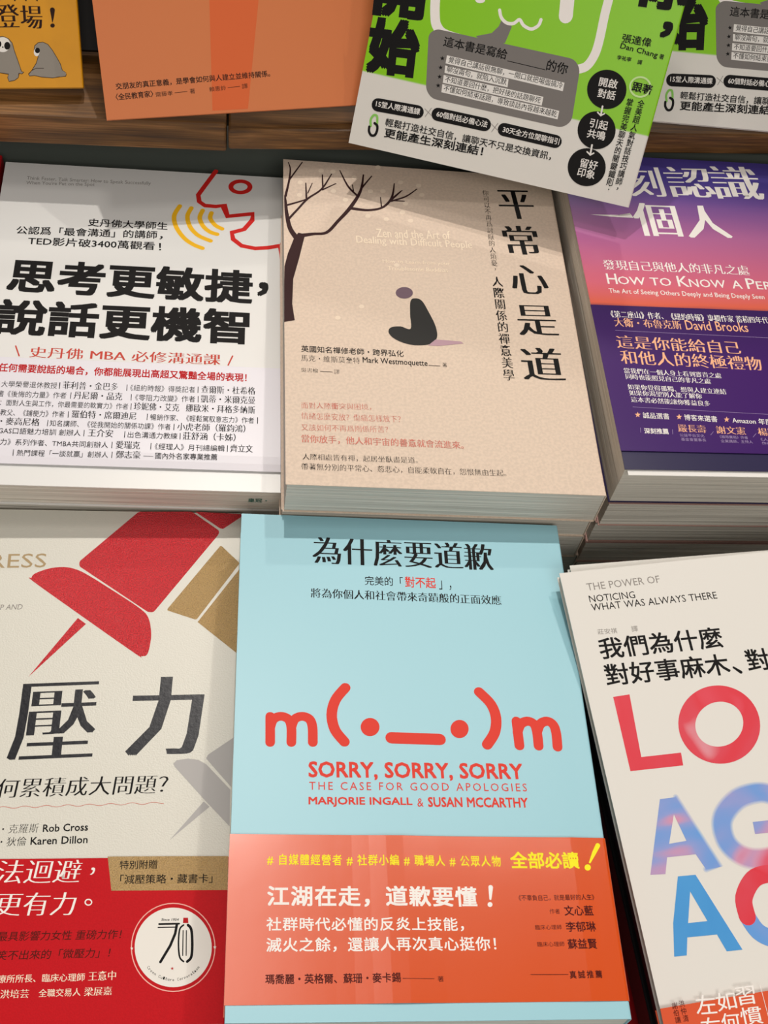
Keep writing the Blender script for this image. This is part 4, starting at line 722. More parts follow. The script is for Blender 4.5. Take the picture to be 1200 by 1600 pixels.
  ('p',[[130.73,54.83],[131.01,53.41],[131.05,51.97],[130.85,50.56],[130.42,49.19],[129.76,47.91],[128.89,46.75],[127.83,45.74],[126.61,44.9],[125.26,44.26],[123.81,43.83],[122.3,43.62],[120.77,43.63],[119.24,43.88],[117.77,44.34],[116.39,45.01],[115.14,45.88],[114.03,46.92],[113.11,48.1],[112.39,49.39],[111.9,50.77],[111.63,52.2],[111.61,53.63],[111.83,55.05],[112.27,56.41],[112.95,57.67],[113.82,58.82],[114.88,59.81],[116.1,60.64],[117.44,61.27],[118.88,61.69],[120.37,61.9],[121.89,61.88],[123.4,61.64],[124.85,61.18],[126.22,60.52],[127.47,59.67],[128.57,58.64],[129.5,57.48],[130.23,56.2]],'ink_black',0,0),
  ('p',[[130.74,35.04],[131.01,33.64],[131.05,32.22],[130.85,30.82],[130.43,29.47],[129.79,28.21],[128.94,27.07],[127.91,26.07],[126.72,25.24],[125.4,24.6],[123.99,24.17],[122.52,23.96],[121.02,23.98],[119.54,24.21],[118.1,24.67],[116.75,25.33],[115.53,26.19],[114.45,27.21],[113.55,28.37],[112.85,29.65],[112.37,31.01],[112.11,32.41],[112.09,33.83],[112.3,35.23],[112.74,36.57],[113.39,37.82],[114.24,38.95],[115.28,39.93],[116.46,40.75],[117.77,41.37],[119.17,41.79],[120.63,42],[122.12,41.98],[123.58,41.74],[125,41.3],[126.34,40.64],[127.56,39.8],[128.63,38.8],[129.54,37.65],[130.24,36.39]],'ink_black',0,0),
  ('p',[[130.76,16.73],[131.03,15.3],[131.07,13.85],[130.87,12.42],[130.44,11.04],[129.79,9.75],[128.94,8.58],[127.9,7.56],[126.7,6.71],[125.36,6.06],[123.94,5.62],[122.45,5.4],[120.93,5.41],[119.43,5.66],[117.98,6.12],[116.62,6.79],[115.38,7.66],[114.29,8.7],[113.39,9.89],[112.68,11.19],[112.19,12.58],[111.93,14.02],[111.91,15.47],[112.12,16.89],[112.56,18.26],[113.22,19.54],[114.09,20.7],[115.13,21.71],[116.33,22.54],[117.65,23.18],[119.07,23.61],[120.54,23.82],[122.04,23.8],[123.53,23.57],[124.96,23.11],[126.31,22.44],[127.54,21.59],[128.63,20.56],[129.54,19.39],[130.26,18.1]],'ink_black',0,0),
  ('t','開啟',116.86,53.53,125.99,53.98,4.29,'pale_ink','b',0,0),
  ('t','對話',117.58,48.27,126.41,48.65,4.31,'pale_ink','b',0,0),
  ('t','引起',117.43,33.67,126.54,33.94,4.38,'pale_ink','b',0,0),
  ('t','共鳴',117.52,28.67,126.66,28.94,4.41,'pale_ink','b',0,0),
  ('t','留好',117.83,14.02,126.71,14.23,4.48,'pale_ink','b',0,0),
  ('t','印象',117.62,9.36,126.52,9.58,4.5,'pale_ink','b',0,0),
  ('l',[[121.43,44.67,0.86],[121.74,40.29,0.86]],'pale_ink',0,0),
  ('l',[[119.81,41.42,0.69],[121.74,40.29,0.69],[123.21,41.47,0.69]],'pale_ink',0,0),
  ('l',[[121.23,25.66,0.87],[121.63,20.85,0.87]],'pale_ink',0,0),
  ('l',[[119.69,21.99,0.7],[121.63,20.85,0.7],[123.12,22.05,0.7]],'pale_ink',0,0),
  ('l',[[141.78,58.39,0.85],[141.91,57.8,0.85],[141.95,57.21,0.85],[141.9,56.61,0.85],[141.77,56.03,0.85],[141.56,55.47,0.85],[141.27,54.94,0.85],[140.9,54.46,0.85],[140.47,54.02,0.85],[139.97,53.64,0.85],[139.43,53.32,0.85],[138.84,53.07,0.85],[138.21,52.9,0.85],[137.57,52.8,0.85],[136.91,52.78,0.85],[136.26,52.84,0.85],[135.61,52.97,0.85],[134.99,53.18,0.85],[134.41,53.46,0.85],[133.86,53.81,0.85],[133.37,54.22,0.85],[132.94,54.68,0.85],[132.58,55.19,0.85],[132.3,55.73,0.85],[132.09,56.3,0.85],[131.97,56.89,0.85],[131.93,57.49,0.85],[131.98,58.08,0.85],[132.11,58.66,0.85],[132.33,59.22,0.85],[132.62,59.74,0.85],[132.99,60.23,0.85],[133.43,60.66,0.85],[133.92,61.04,0.85],[134.47,61.35,0.85],[135.06,61.6,0.85],[135.68,61.77,0.85],[136.32,61.87,0.85],[136.97,61.89,0.85],[137.62,61.83,0.85],[138.26,61.7,0.85],[138.88,61.49,0.85],[139.46,61.21,0.85],[140.01,60.87,0.85],[140.49,60.46,0.85],[140.92,60,0.85],[141.28,59.5,0.85],[141.57,58.96,0.85]],'leaf_pale',0,1),
  ('t','跟著',133.09,54.66,143,54.78,4.62,'ink_black','k',0,0),
  ('v','全美超人氣對話技巧講師，',139.46,51.64,139.12,5.65,3.25,'ink_black','b'),
  ('v','掌握完美聊天的關鍵鐵則：',133.92,51.12,134.91,4.34,3.26,'ink_black','b'),
 ],
 'O_cover':[
  ('p',[[61.91,125.06],[91.27,124.52],[80.98,52.5],[70.71,1.31],[52.7,1.41]],'orange_deep',0,0),
  ('t','交朋友的真正意義，是學會如何與人建立並維持關係。',6.31,13.94,83.55,16.05,3.17,'brown_ink','b',0,0),
  ('t','〈全民教育家〉',5.7,8.98,24.19,9.62,3.18,'brown_ink','b',0,0),
  ('t','齋藤孝',25.29,9.56,33.89,9.84,2.28,'brown_ink','r',0,0),
  ('l',[[34.82,11.01,0.24],[41.07,11.28,0.24]],'brown_ink',0,0),
  ('t','著',42.38,10.14,44.94,10.15,2.44,'brown_ink','r',0,0),
  ('t','賴惠鈴',52.2,10.52,60.62,10.82,2.3,'brown_ink','r',0,0),
  ('l',[[61.54,12,0.24],[67.72,12.28,0.24]],'brown_ink',0,0),
  ('t','譯',68.73,10.99,71.67,11.14,2.46,'brown_ink','r',0,0),
 ],
 'Y_cover':[
  ('t','登',108.79,28.53,119.36,28.67,10.68,'brown_ink','sx',0,0),
  ('t','場',119.72,28.16,130.46,28.04,10.7,'brown_ink','sx',0,0),
  ('l',[[135.64,36.74,2.42],[135.45,33.63,1.35],[135.17,31.04,0.34]],'brown_ink',0,0),
  ('p',[[136.18,29.48],[136.16,29.33],[136.11,29.18],[136.03,29.03],[135.93,28.9],[135.81,28.79],[135.67,28.69],[135.52,28.61],[135.36,28.55],[135.19,28.51],[135.02,28.5],[134.85,28.51],[134.69,28.55],[134.54,28.61],[134.4,28.69],[134.28,28.79],[134.18,28.9],[134.1,29.03],[134.05,29.17],[134.02,29.32],[134.02,29.47],[134.05,29.63],[134.1,29.78],[134.18,29.92],[134.28,30.05],[134.4,30.17],[134.53,30.26],[134.68,30.35],[134.85,30.4],[135.01,30.44],[135.18,30.45],[135.35,30.44],[135.51,30.41],[135.67,30.35],[135.8,30.27],[135.92,30.17],[136.02,30.05],[136.1,29.92],[136.16,29.78],[136.18,29.63]],'brown_ink',0,0),
  ('l',[[117.48,41.95,0.67],[117.93,41.06,0.67]],'brown_ink',0,0),
  ('l',[[122.81,41.98,0.67],[123.27,41.08,0.67]],'brown_ink',0,0),
  ('l',[[128.16,42,0.67],[128.62,41.1,0.67]],'brown_ink',0,0),
  ('p',[[104.96,21.92],[107.85,24.19],[110.54,24.39],[113.12,23.35],[114.8,21.26],[115.59,17.34],[116.86,12.76],[118.11,7.82],[119.23,7.48],[118.21,6.63],[116.82,6.96],[116.29,4.85],[114.35,3.54],[111.6,3.03],[111.09,4.88],[111.72,6.52],[107.6,7.2],[103.57,7.22]],'sloth_grey',0,0),
  ('l',[[104.96,21.92,0.27],[107.85,24.19,0.27],[110.54,24.39,0.27],[113.12,23.35,0.27],[114.8,21.26,0.27],[115.59,17.34,0.27],[116.86,12.76,0.27],[118.11,7.82,0.27],[119.23,7.48,0.27],[118.21,6.63,0.27],[116.82,6.96,0.27],[116.29,4.85,0.27],[114.35,3.54,0.27],[111.6,3.03,0.27],[111.09,4.88,0.27],[111.72,6.52,0.27],[107.6,7.2,0.27],[103.57,7.22,0.27],[104.96,21.92,0.27]],'brown_ink',0,0),
  ('p',[[113.79,20.48],[113.7,19.93],[113.52,19.39],[113.25,18.88],[112.91,18.41],[112.51,17.99],[112.04,17.63],[111.53,17.34],[110.99,17.13],[110.42,17],[109.85,16.96],[109.29,17.01],[108.75,17.14],[108.24,17.35],[107.79,17.64],[107.39,18],[107.06,18.42],[106.81,18.89],[106.64,19.4],[106.56,19.94],[106.56,20.49],[106.66,21.04],[106.84,21.57],[107.11,22.08],[107.45,22.55],[107.85,22.97],[108.32,23.33],[108.83,23.61],[109.37,23.82],[109.93,23.95],[110.5,24],[111.06,23.95],[111.6,23.82],[112.11,23.61],[112.56,23.33],[112.96,22.97],[113.29,22.55],[113.55,22.08],[113.72,21.57],[113.8,21.03]],'paper_ink',0,0),
  ('p',[[113.75,19.96],[113.7,19.67],[113.62,19.39],[113.51,19.13],[113.37,18.89],[113.2,18.67],[113,18.48],[112.79,18.33],[112.57,18.22],[112.34,18.16],[112.1,18.13],[111.88,18.16],[111.66,18.22],[111.45,18.33],[111.27,18.48],[111.11,18.67],[110.98,18.89],[110.88,19.13],[110.82,19.4],[110.79,19.68],[110.8,19.96],[110.84,20.25],[110.92,20.53],[111.03,20.79],[111.18,21.03],[111.35,21.25],[111.54,21.44],[111.75,21.59],[111.98,21.7],[112.21,21.76],[112.44,21.78],[112.67,21.76],[112.89,21.69],[113.09,21.59],[113.27,21.44],[113.43,21.25],[113.56,21.03],[113.66,20.79],[113.73,20.52],[113.75,20.24]],'ink_black',0,0),
  ('p',[[109.53,20.74],[109.5,20.52],[109.44,20.3],[109.37,20.09],[109.27,19.9],[109.16,19.73],[109.04,19.59],[108.9,19.47],[108.76,19.38],[108.61,19.33],[108.46,19.31],[108.32,19.33],[108.18,19.38],[108.05,19.47],[107.94,19.59],[107.84,19.73],[107.76,19.9],[107.7,20.1],[107.66,20.3],[107.65,20.52],[107.66,20.75],[107.69,20.97],[107.75,21.19],[107.82,21.4],[107.92,21.59],[108.03,21.76],[108.15,21.9],[108.29,22.02],[108.43,22.11],[108.58,22.16],[108.73,22.18],[108.87,22.16],[109.01,22.11],[109.14,22.02],[109.25,21.9],[109.35,21.76],[109.43,21.59],[109.49,21.39],[109.53,21.19],[109.54,20.97]],'ink_black',0,0),
  ('p',[[110.47,19.31],[110.46,19.26],[110.44,19.21],[110.41,19.16],[110.38,19.12],[110.33,19.08],[110.28,19.05],[110.22,19.02],[110.16,19],[110.1,18.99],[110.04,18.98],[109.98,18.99],[109.91,19],[109.86,19.02],[109.81,19.05],[109.76,19.08],[109.72,19.12],[109.7,19.16],[109.68,19.21],[109.67,19.26],[109.67,19.31],[109.68,19.36],[109.69,19.41],[109.72,19.46],[109.76,19.5],[109.8,19.54],[109.86,19.57],[109.91,19.6],[109.97,19.62],[110.03,19.63],[110.1,19.64],[110.16,19.63],[110.22,19.62],[110.28,19.6],[110.33,19.57],[110.37,19.54],[110.41,19.5],[110.44,19.46],[110.46,19.41],[110.47,19.36]],'ink_black',0,0),
  ('p',[[125.15,17.99],[125.59,19.95],[127.4,21.39],[129.78,21.65],[132.06,20.6],[134.07,17.84],[135.95,14.35],[137.41,11.38],[138.18,8.2],[140.12,6.87],[139.59,5.41],[136.56,5.16],[133.11,4.64],[127.7,5.07],[124.37,5.81],[121.77,5.62],[121.45,6.55],[123.08,8.13],[125.69,11.74],[126.92,15.03]],'sloth_grey',0,0),
  ('l',[[125.15,17.99,0.27],[125.59,19.95,0.27],[127.4,21.39,0.27],[129.78,21.65,0.27],[132.06,20.6,0.27],[134.07,17.84,0.27],[135.95,14.35,0.27],[137.41,11.38,0.27],[138.18,8.2,0.27],[140.12,6.87,0.27],[139.59,5.41,0.27],[136.56,5.16,0.27],[133.11,4.64,0.27],[127.7,5.07,0.27],[124.37,5.81,0.27],[121.77,5.62,0.27],[121.45,6.55,0.27],[123.08,8.13,0.27],[125.69,11.74,0.27],[126.92,15.03,0.27],[125.15,17.99,0.27]],'brown_ink',0,0),
  ('l',[[123.09,8.26,0.27],[125.48,9.31,0.27],[129.08,9.29,0.27]],'brown_ink',0,0),
  ('p',[[127.63,16.93],[127.58,16.63],[127.51,16.33],[127.4,16.04],[127.27,15.78],[127.11,15.54],[126.93,15.34],[126.74,15.18],[126.53,15.06],[126.32,14.99],[126.1,14.97],[125.89,14.99],[125.69,15.06],[125.51,15.18],[125.34,15.34],[125.2,15.55],[125.08,15.78],[124.99,16.04],[124.94,16.33],[124.91,16.63],[124.92,16.94],[124.97,17.25],[125.04,17.55],[125.15,17.83],[125.28,18.09],[125.44,18.33],[125.62,18.53],[125.81,18.69],[126.02,18.81],[126.23,18.88],[126.44,18.9],[126.65,18.88],[126.85,18.8],[127.04,18.69],[127.2,18.53],[127.35,18.32],[127.47,18.09],[127.55,17.83],[127.61,17.54],[127.64,17.24]],'paper_ink',0,0),
  ('p',[[127.96,17.72],[127.93,17.51],[127.87,17.31],[127.78,17.12],[127.67,16.95],[127.53,16.79],[127.37,16.66],[127.2,16.55],[127.02,16.47],[126.83,16.43],[126.63,16.41],[126.45,16.43],[126.26,16.47],[126.09,16.55],[125.94,16.66],[125.81,16.8],[125.7,16.95],[125.61,17.13],[125.56,17.32],[125.53,17.52],[125.53,17.72],[125.56,17.93],[125.63,18.13],[125.71,18.32],[125.83,18.49],[125.97,18.65],[126.12,18.78],[126.3,18.89],[126.48,18.97],[126.67,19.02],[126.86,19.03],[127.05,19.02],[127.23,18.97],[127.4,18.89],[127.55,18.78],[127.69,18.65],[127.8,18.49],[127.88,18.32],[127.94,18.13],[127.97,17.92]],'ink_black',0,0),
 ],
}

# ------------------------------------------------------------------ things
def tag(o, label, cat, group=None):
    o['label'] = label; o['category'] = cat
    if group: o['group'] = group
    return o
def mesh_obj(name, V, F, mats, mi, parent=None, smooth=False):
    me = bpy.data.meshes.new(name); me.from_pydata(V, [], F)
    for q in mats: me.materials.append(MATS[q])
    if mi: me.polygons.foreach_set('material_index', mi)
    if smooth: me.polygons.foreach_set('use_smooth', [True] * len(me.polygons))
    me.validate(); me.update()
    o = bpy.data.objects.new(name, me); C.objects.link(o); o.parent = parent
    return o
def box_obj(name, lo, hi, mat, parent=None, kind=None, bev=0):
    V = [(x, y, z) for x in (lo[0], hi[0]) for y in (lo[1], hi[1]) for z in (lo[2], hi[2])]
    F = [(0, 1, 3, 2), (4, 6, 7, 5), (0, 4, 5, 1), (2, 3, 7, 6), (0, 2, 6, 4), (1, 5, 7, 3)]
    o = mesh_obj(name, V, F, [mat], None, parent)
    if bev:
        b = o.modifiers.new('bevel', 'BEVEL'); b.width = bev; b.segments = 2
    if kind: o['kind'] = kind
    return o

def profile(w, t, th, e=0, r=.9, left_wrap=0):
    """section of a soft cover in (u, n): front sheet, rounded spine on the right, back sheet; e = how far outside"""
    out = []
    N = 22
    for i in range(N + 1): out.append((-e + (w - r + e) * i / N, e))
    for k in range(1, 5):
        a = math.pi / 2 * (1 - k / 4); out.append((w - r + (r + e) * math.cos(a), -r + (r + e) * math.sin(a)))
    for k in range(5):
        a = -math.pi / 2 * k / 4; out.append((w - r + (r + e) * math.cos(a), -t + r + (r + e) * math.sin(a)))
    out.append((-e, -t - e))
    inn = []
    for (u, n) in reversed(out):
        uu = min(u, w + e - th); nn = min(max(n, -t - e + th), e - th); inn.append((uu, nn))
    return out, inn
def sheet(w, t, v0, v1, th, e, W, NV=26, t2=None):
    """v0, v1: (left, right) lower and upper edges"""
    out, inn = profile(w, t, th, e)
    ring = out + inn; n = len(ring); V = []; F = []
    for j in range(NV + 1):
        for (u, q) in ring:
            f = min(1, max(0, u / w)); a = v0[0] + (v0[1] - v0[0]) * f; b = v1[0] + (v1[1] - v1[0]) * f
            v = a + (b - a) * j / NV
            V.append((u, v, q + (W(u, v) if q > -t * .4 else 0)))
    for j in range(NV):
        for i in range(n):
            k = (i + 1) % n; F.append((j * n + i, j * n + k, (j + 1) * n + k, (j + 1) * n + i))
    m = len(out)
    for i in range(m - 1):       # end caps between outer and inner lines
        a, b, c, d = i, i + 1, n - 2 - i, n - 1 - i
        F.append((a, d, c, b)); o = NV * n; F.append((o + a, o + b, o + c, o + d))
    return V, F

def pages(w, h, t, W, seed=0):
    """page block: rows of leaf edges, each a hair longer or shorter than the next"""
    NR, NU = 18, 14; V = []; F = []
    rnd = lambda a, b: (math.sin(a * 12.9898 + b * 78.233 + seed * 3.7) * 43758.5453) % 1
    u0, u1, v0, v1 = .7, w - .45, .7, h - .7
    per = [(u0 + (u1 - u0) * i / NU, v0, 0, -1) for i in range(NU)] + [(u1, v0 + (v1 - v0) * i / NU, 0, 0) for i in range(NU)] + \
          [(u1 - (u1 - u0) * i / NU, v1, 0, 1) for i in range(NU)] + [(u0, v1 - (v1 - v0) * i / NU, -1, 0) for i in range(NU)]
    n = len(per)
    for r in range(NR + 1):
        q = -t + .42 + (t - .84) * r / NR; j = (rnd(r, 1) - .5) * .3
        for k, (u, v, a, b) in enumerate(per):
            jj = j + (rnd(r // 3, k // 4) - .5) * .12
            V.append((u + a * jj, v + b * jj, q + W(u, v) * (r / NR) ** 2))
    for r in range(NR):
        for k in range(n):
            l = (k + 1) % n; F.append((r * n + k, r * n + l, (r + 1) * n + l, (r + 1) * n + k))
    F.append(tuple(reversed(range(n)))); F.append(tuple(NR * n + k for k in range(n)))
    return V, F
flatW = lambda u, v: 0.0
def groove(w, at=8.0):
    return lambda u, v: -.14 * math.exp(-((u - (w - at)) / .35) ** 2)

def place(root, fr, t, sink=0):
    O, X, Y = Vector(fr[0]), Vector(fr[1]), Vector(fr[2]); Z = X.cross(Y).normalized()
    m = Matrix.Identity(4)
    for i in range(3): m[i][0] = X[i]; m[i][1] = Y[i]; m[i][2] = Z[i]
    m.translation = O - Z * (t / 1000) + Vector((0, 0, LIFT - sink)); root.matrix_world = m
def S(V, t): return [(x / 1000, y / 1000, (z + t) / 1000) for x, y, z in V]

def inked(name, V, F, base, items, e, W, t, parent, label=None):
    """the paper sheet and everything printed on it, as one mesh"""
    P = draw(items) if items else Print()
    mats = [base]
    for q in P.M:
        if q not in mats: mats.append(q)
    idx = {q: i for i, q in enumerate(mats)}
    b = len(V)
    V2 = V + [(x, y, z + e + W(x, y)) for x, y, z in P.V]; F2 = F + [tuple(b + j for j in f) for f in P.F]
    o = mesh_obj(name, S(V2, t), F2, mats, [0] * len(F) + [idx[q] for q in P.M], parent)
    if label: o['label'] = label
    return o

def book(label, fr, t, cover, prints=None, band=None, W=None, group=None, seed=0, sink=0, endpaper=False, edge_text=None):
    w, h = fr[3], fr[4]; W = W or groove(w)
    root = bpy.data.objects.new('paperback_book', None); C.objects.link(root); root.empty_display_size = .02
    tag(root, label, 'book', group); place(root, fr, t, sink)
    V, F = sheet(w, t, (0, 0), (h, h), .4, 0, W)
    inked('cover', V, F, cover, PRINTS.get(prints) if prints else None, 0, W, t, root)
    V, F = pages(w, h, t, W, seed)
    pg = mesh_obj('page_block', S(V, t), F, ['page_edges'], None, root)
    if edge_text:
        P = Print(); L, ax, bx, ay, by = lay_text(edge_text[0], 'b')
        u0, u1, q0, q1 = edge_text[1:]
        for pts, f, i in L: P.add([(u0 + (q[0] - ax) / (bx - ax) * (u1 - u0), q0 + (q[1] - ay) / (by - ay) * (q1 - q0)) for q in pts], f, edge_text_mat)
        o = mesh_obj('edge_stamp', S([(x, .35 - z, y) for x, y, z in P.V], t), P.F, [edge_text_mat], None, pg)
    if band:
        bl, br, tl, tr, mat, dW, prn = band
        W2 = lambda u, v: W(u, v) * .3 + dW(u, v)
        V, F = sheet(w, t, (bl, br), (tl, tr), .18, .45, W2, 14)
        inked('paper_band', V, F, mat, PRINTS.get(prn) if prn else None, .45, W2, t, root)
    if endpaper:
        V = [(x, y, z) for x in (1.5, w - 2) for y in (-2.6, h - 4) for z in (-1.9, -1.5)]
        mesh_obj('flyleaf', S(V, t), [(0, 1, 3, 2), (4, 6, 7, 5), (0, 4, 5, 1), (2, 3, 7, 6), (0, 2, 6, 4), (1, 5, 7, 3)], ['inner_white'], None, root)
    return root
edge_text_mat = 'stamp_green'
flat('stamp_green', '3d8a7a', .5)

def copy_book(root, label, fr, t, group, sink, jx=0, jy=0, turn=0):
    c = root.copy(); C.objects.link(c)
    for ch in root.children:
        d = ch.copy(); C.objects.link(d); d.parent = c
    fr = [list(fr[0]), list(fr[1]), list(fr[2]), fr[3], fr[4]]
    fr[0] = list(Vector(fr[0]) + Vector(fr[1]) * jx / 1000 + Vector(fr[2]) * jy / 1000)
    if turn:
        R = Matrix.Rotation(math.radians(turn), 3, Vector(fr[1]).cross(Vector(fr[2]))); fr[1] = list(R @ Vector(fr[1])); fr[2] = list(R @ Vector(fr[2]))
    place(c, fr, t, sink); tag(c, label, 'book', group)
    return c
ORD = ['second', 'third', 'fourth', 'fifth', 'sixth', 'seventh', 'eighth', 'ninth']
def pile(fr, ts, cover, what, group, jit, seed=0, first_sink=0):
    """the copies lying under a top book: ts = thicknesses, each going down from the one above"""
    sink = first_sink; out = []; proto = {}
    for i, t in enumerate(ts):
        jx, jy, tr = jit[i % len(jit)]
        lab = what % ORD[i]
        if t not in proto:
            q = book(lab, fr, t, cover, None, None, None, group, seed + i, sink)
            fr2 = [list(fr[0]), fr[1], fr[2], fr[3], fr[4]]; fr2[0] = list(Vector(fr[0]) + Vector(fr[1]) * jx / 1000 + Vector(fr[2]) * jy / 1000)
            if tr:
                R = Matrix.Rotation(math.radians(tr), 3, Vector(fr[1]).cross(Vector(fr[2]))); fr2[1] = list(R @ Vector(fr[1])); fr2[2] = list(R @ Vector(fr[2]))
            place(q, fr2, t, sink); proto[t] = q
        else: q = copy_book(proto[t], lab, fr, t, group, sink, jx, jy, tr)
        sink += t / 1000 + .0006
        out.append(q)
    return out

# ------------------------------------------------------------------ the room, the table, the wooden ledge
box_obj('floor', (-3, -2.5, -.1), (3, 3, 0), 'floor_grey', kind='structure')
box_obj('wall_back', (-3, 3, 0), (3, 3.1, 2.9), 'wall_paint', kind='structure')
tb = bpy.data.objects.new('display_table', None); C.objects.link(tb); tb.location = (0, .3, 0)
tag(tb, 'dark wooden display table that every stack of books lies on', 'table')
TZ = TABLE_Z
box_obj('tabletop', (-.8, -.5, TZ - .03), (.8, .9, TZ), 'table_wood', tb, bev=.002)
for x in (-.74, .68):
    for y in (-.44, .78): box_obj('leg', (x, y, 0), (x + .06, y + .06, TZ - .03), 'table_wood', tb)
LG = LIFT - .457
def plank(name, label, x0, x1, y0, z1, th, dep, turn, grp, skew=0):
    r = bpy.data.objects.new(name, None); C.objects.link(r); r.location = (x0, y0, z1 - th); r.rotation_euler = (0, 0, turn)
    tag(r, label, 'shelf', grp)
    b = box_obj('board', (0, 0, 0), (x1 - x0, dep, th), 'ledge_wood', r, bev=.0012)
    for v in b.data.vertices:
        if v.co.x > .1 and v.co.y < .01: v.co.y += (x1 - x0) * skew      # front edge sawn slightly out of square
    return r
plank('wooden_ledge_board', 'brown wooden ledge board at the left, under the yellow and the orange book', -.62, -.0158, .4915, LG, .019, .22, .0145, 'ledge boards')
plank('wooden_ledge_board', 'brown wooden ledge board at the back right, seen below the second green book', -.0148, .66, .4975, LG - .0012, .0135, .22, .0145, 'ledge boards', .047)
rz = bpy.data.objects.new('ledge_support', None); C.objects.link(rz); rz.location = (0, .522, TZ)
tag(rz, 'black support panel under the wooden ledge, in the gap behind the first row', 'panel')
box_obj('front_panel', (-.62, 0, 0), (.66, .014, LG - .021 - TZ), 'riser_black', rz)
box_obj('rear_panel', (-.62, .17, 0), (.66, .184, LG - .021 - TZ), 'riser_black', rz)
bk = bpy.data.objects.new('sloping_back_board', None); C.objects.link(bk); bk.location = (0, .548, LG + .0005); bk.rotation_euler = (math.radians(45), 0, math.radians(1))
tag(bk, 'dark sloping board standing on the ledge behind the leaning books', 'board')
box_obj('panel', (-.6, .001, .0), (.62, .26, .010), 'back_black', bk)
box_obj('top_rail', (-.6, .2601, .0), (.62, .264, .010), 'back_black', bk)

# ------------------------------------------------------------------ the books
FR = FRAMES
def curl(w, amp, rng, side='b', h=210):
    g = groove(w)
    if side == 'b': return lambda u, v: g(u, v) + amp * max(0, (rng - v) / rng) ** 2
    return g
wave = lambda a, k, ph=0: (lambda u, v: a * (1 + math.sin(u * k + ph)) * .5)
zero = lambda u, v: 0.0

flat('cover_rim', 'b08a80', .5)
# front row
f = FR['B']
book('light teal book with coral face and orange band, centre of the front row', f, 15.5, 'cover_teal', 'B_cover',
     (6.1, 6.4, 69.6, 69.0, 'band_orange', lambda u, v: .15 + .5 * math.exp(-((u - 64) / 11) ** 2) + .25 * math.exp(-((u - 134) / 7) ** 2), 'B_band'), curl(f[3], .8, 40), seed=1)
pile(f, [15.5] * 5, 'cover_teal_deep' if 'cover_teal_deep' in MATS else 'cover_teal', 'teal copy, %s from the top of the stack under the coral face book', 'copies under the teal book',
     [(.5, -22, -1.6), (1, -3, 0), (2, -2, .3), (1, -4, 0)], 10, .0162)
f = FR['S']
book('cream book with red and gold pushpins and a red band, front row left', f, 17, 'cover_pearl', 'S_cover',
     (19.6, 19.0, 83.4, 83.9, 'band_red', wave(.2, .05), 'S_band'), seed=2)
pile(f, [16] * 3, 'cover_pearl', 'cream copy, %s from the top of the red pushpin stack', 'copies under the pushpin book', [(-1, 1, 0), (-2, -1, .3)], 20, .0176)
f = FR['A']
book('off-white book with large red and blue capitals, turned askew at the lower right', f, 5, 'cover_matte', 'A_cover',
     (-.5, -.5, 47.4, 48.9, 'band_vermilion', lambda u, v: .3 + 1.2 * max(0, (v - 30) / 19) ** 2, 'A_band'), seed=3)
pile(f, [5], 'cover_matte', 'off-white copy, %s from the top under the book with red and blue capitals', None, [(1.0, 6.0, -1.6)], 30, .0056)
X_, Y_ = Vector(f[1]), Vector(f[2]); q_ = Vector(f[0]) + X_ * .146 + Y_ * .207      # spines to the left: turned half round
fd = [list(q_), list(-X_), list(-Y_), 134, 203]
b0 = .0125
pile(fd, [19] * 3, 'cover_dark', 'black-covered book below the red and blue capitals book, %s down the pile', 'black books at the lower right', [(0, 0, 0), (-1, 0, 0)], 40, b0)
fr_ = [[.148, .005, -.572], [.996, .085, 0], [-.085, .996, 0], 140, 205]
book('dark red book at the bottom of the lower right stack, just above the table', fr_, 31, 'cover_red', seed=5)

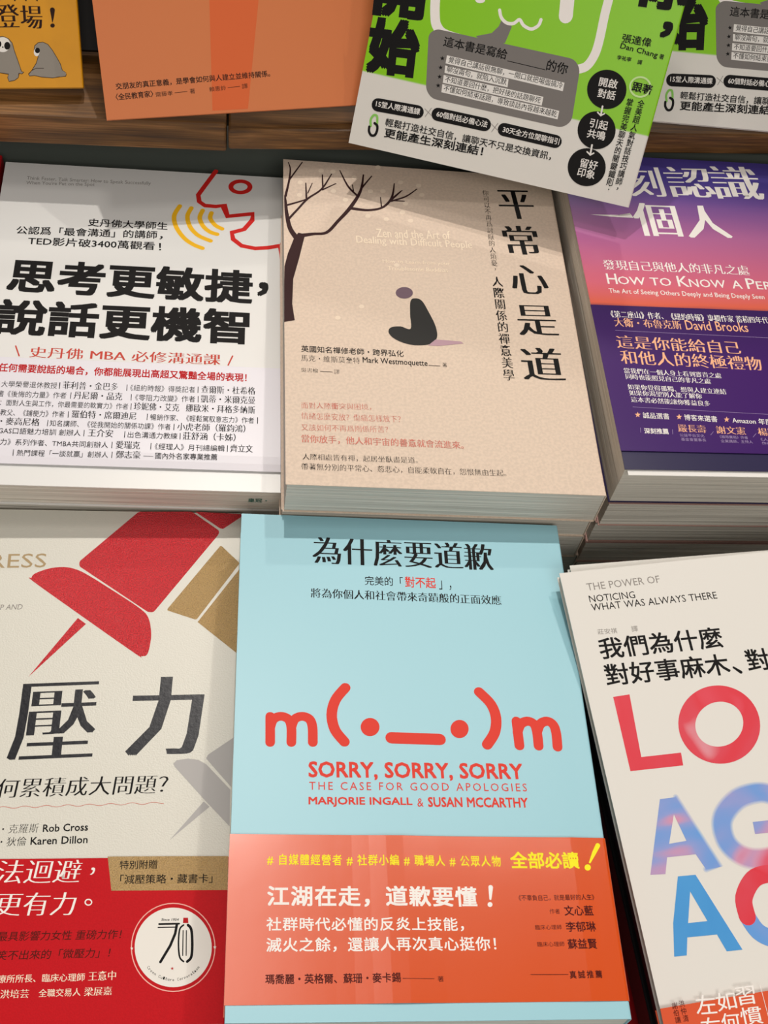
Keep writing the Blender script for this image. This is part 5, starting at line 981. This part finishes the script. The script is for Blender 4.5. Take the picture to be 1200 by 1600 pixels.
# middle row
f = FR['L']
book('white book with a red line face and yellow sound waves, left of the middle row', f, 17, 'cover_white', 'L_cover',
     (10.9, 10.7, 72.5, 72.2, 'band_lilac', lambda u, v: .15 + .9 * max(0, (20 - v) / 10) ** 2 * (1 - .6 * abs(u / 150 - .6)), 'L_band'), seed=6,
     edge_text=('皇冠・', 134, 143, -10, -6.5))
pile(f, [16.4] * 5, 'cover_white', 'white copy, %s from the top of the red line face stack', 'copies under the red line face book', [(-1, 4, 0), (-.5, 5, .1), (-1, 4.5, 0)], 60, .0176)
f = FR['C']
book('beige book with a bare tree and a seated dark figure, centre of middle row', f, 21.5, 'cover_beige', 'C_cover', None, curl(f[3], .5, 30), seed=7)
pile(f, [15, 19, 19, 19, 19], 'cover_beige', 'beige copy, %s from the top of the stack under the bare tree book', 'copies under the bare tree book', [(-1.2, .5, 0), (-1, 0, 0), (1, 0, .2)], 70, .0221)
f = FR['P']
book('purple and pink sunset book with a white title, right of the middle row', f, 28, 'cover_sunset', 'P_cover',
     (9.6, 9.0, 98.4, 98.2, 'band_purple', zero, 'P_band'), curl(f[3], -.6, 25), seed=8, endpaper=True)
pile(f, [19.5, 18, 19, 18, 17], 'cover_rim', 'thick cream-paged copy, %s from the top of the stack under the sunset book', 'copies under the sunset book', [(.6, 0, 0), (-.4, 1.2, .1), (-1, .4, -.1), (-.6, .6, 0)], 80, .0310)
fr_ = [[-.1365 - .148, .304, -.500], [1, 0, 0], [0, 1, 0], 148, 210]
book('crimson book just showing at the left edge, beside the red line face book', fr_, 17, 'cover_red', seed=9)
pile(fr_, [16.4] * 5, 'cover_red', 'crimson copy, %s from the top of the stack at the left edge', 'crimson copies at the left edge', [(-1, -.5, 0), (-.5, .5, .2)], 90, .0176)

# books leaning on the wooden ledge
f = FR['Y']
book('yellow book with grey sloths, leaning at the left of the wooden ledge', f, 8, 'cover_yellow', 'Y_cover', None, seed=11)
f = FR['O']
book('plain orange book with one line of small dark text, leaning on the wooden ledge', f, 8, 'cover_orange', 'O_cover', None, seed=12)
f = FR['G']
book('lime green and white book hanging over the ledge above the bare tree book', f, 5, 'cover_lime', 'G_cover', None, seed=13)
f = FR['H']
book('lime green and white book partly hidden behind the overhanging one, at the top right', f, 8, 'cover_lime', 'G_cover', None, seed=14)
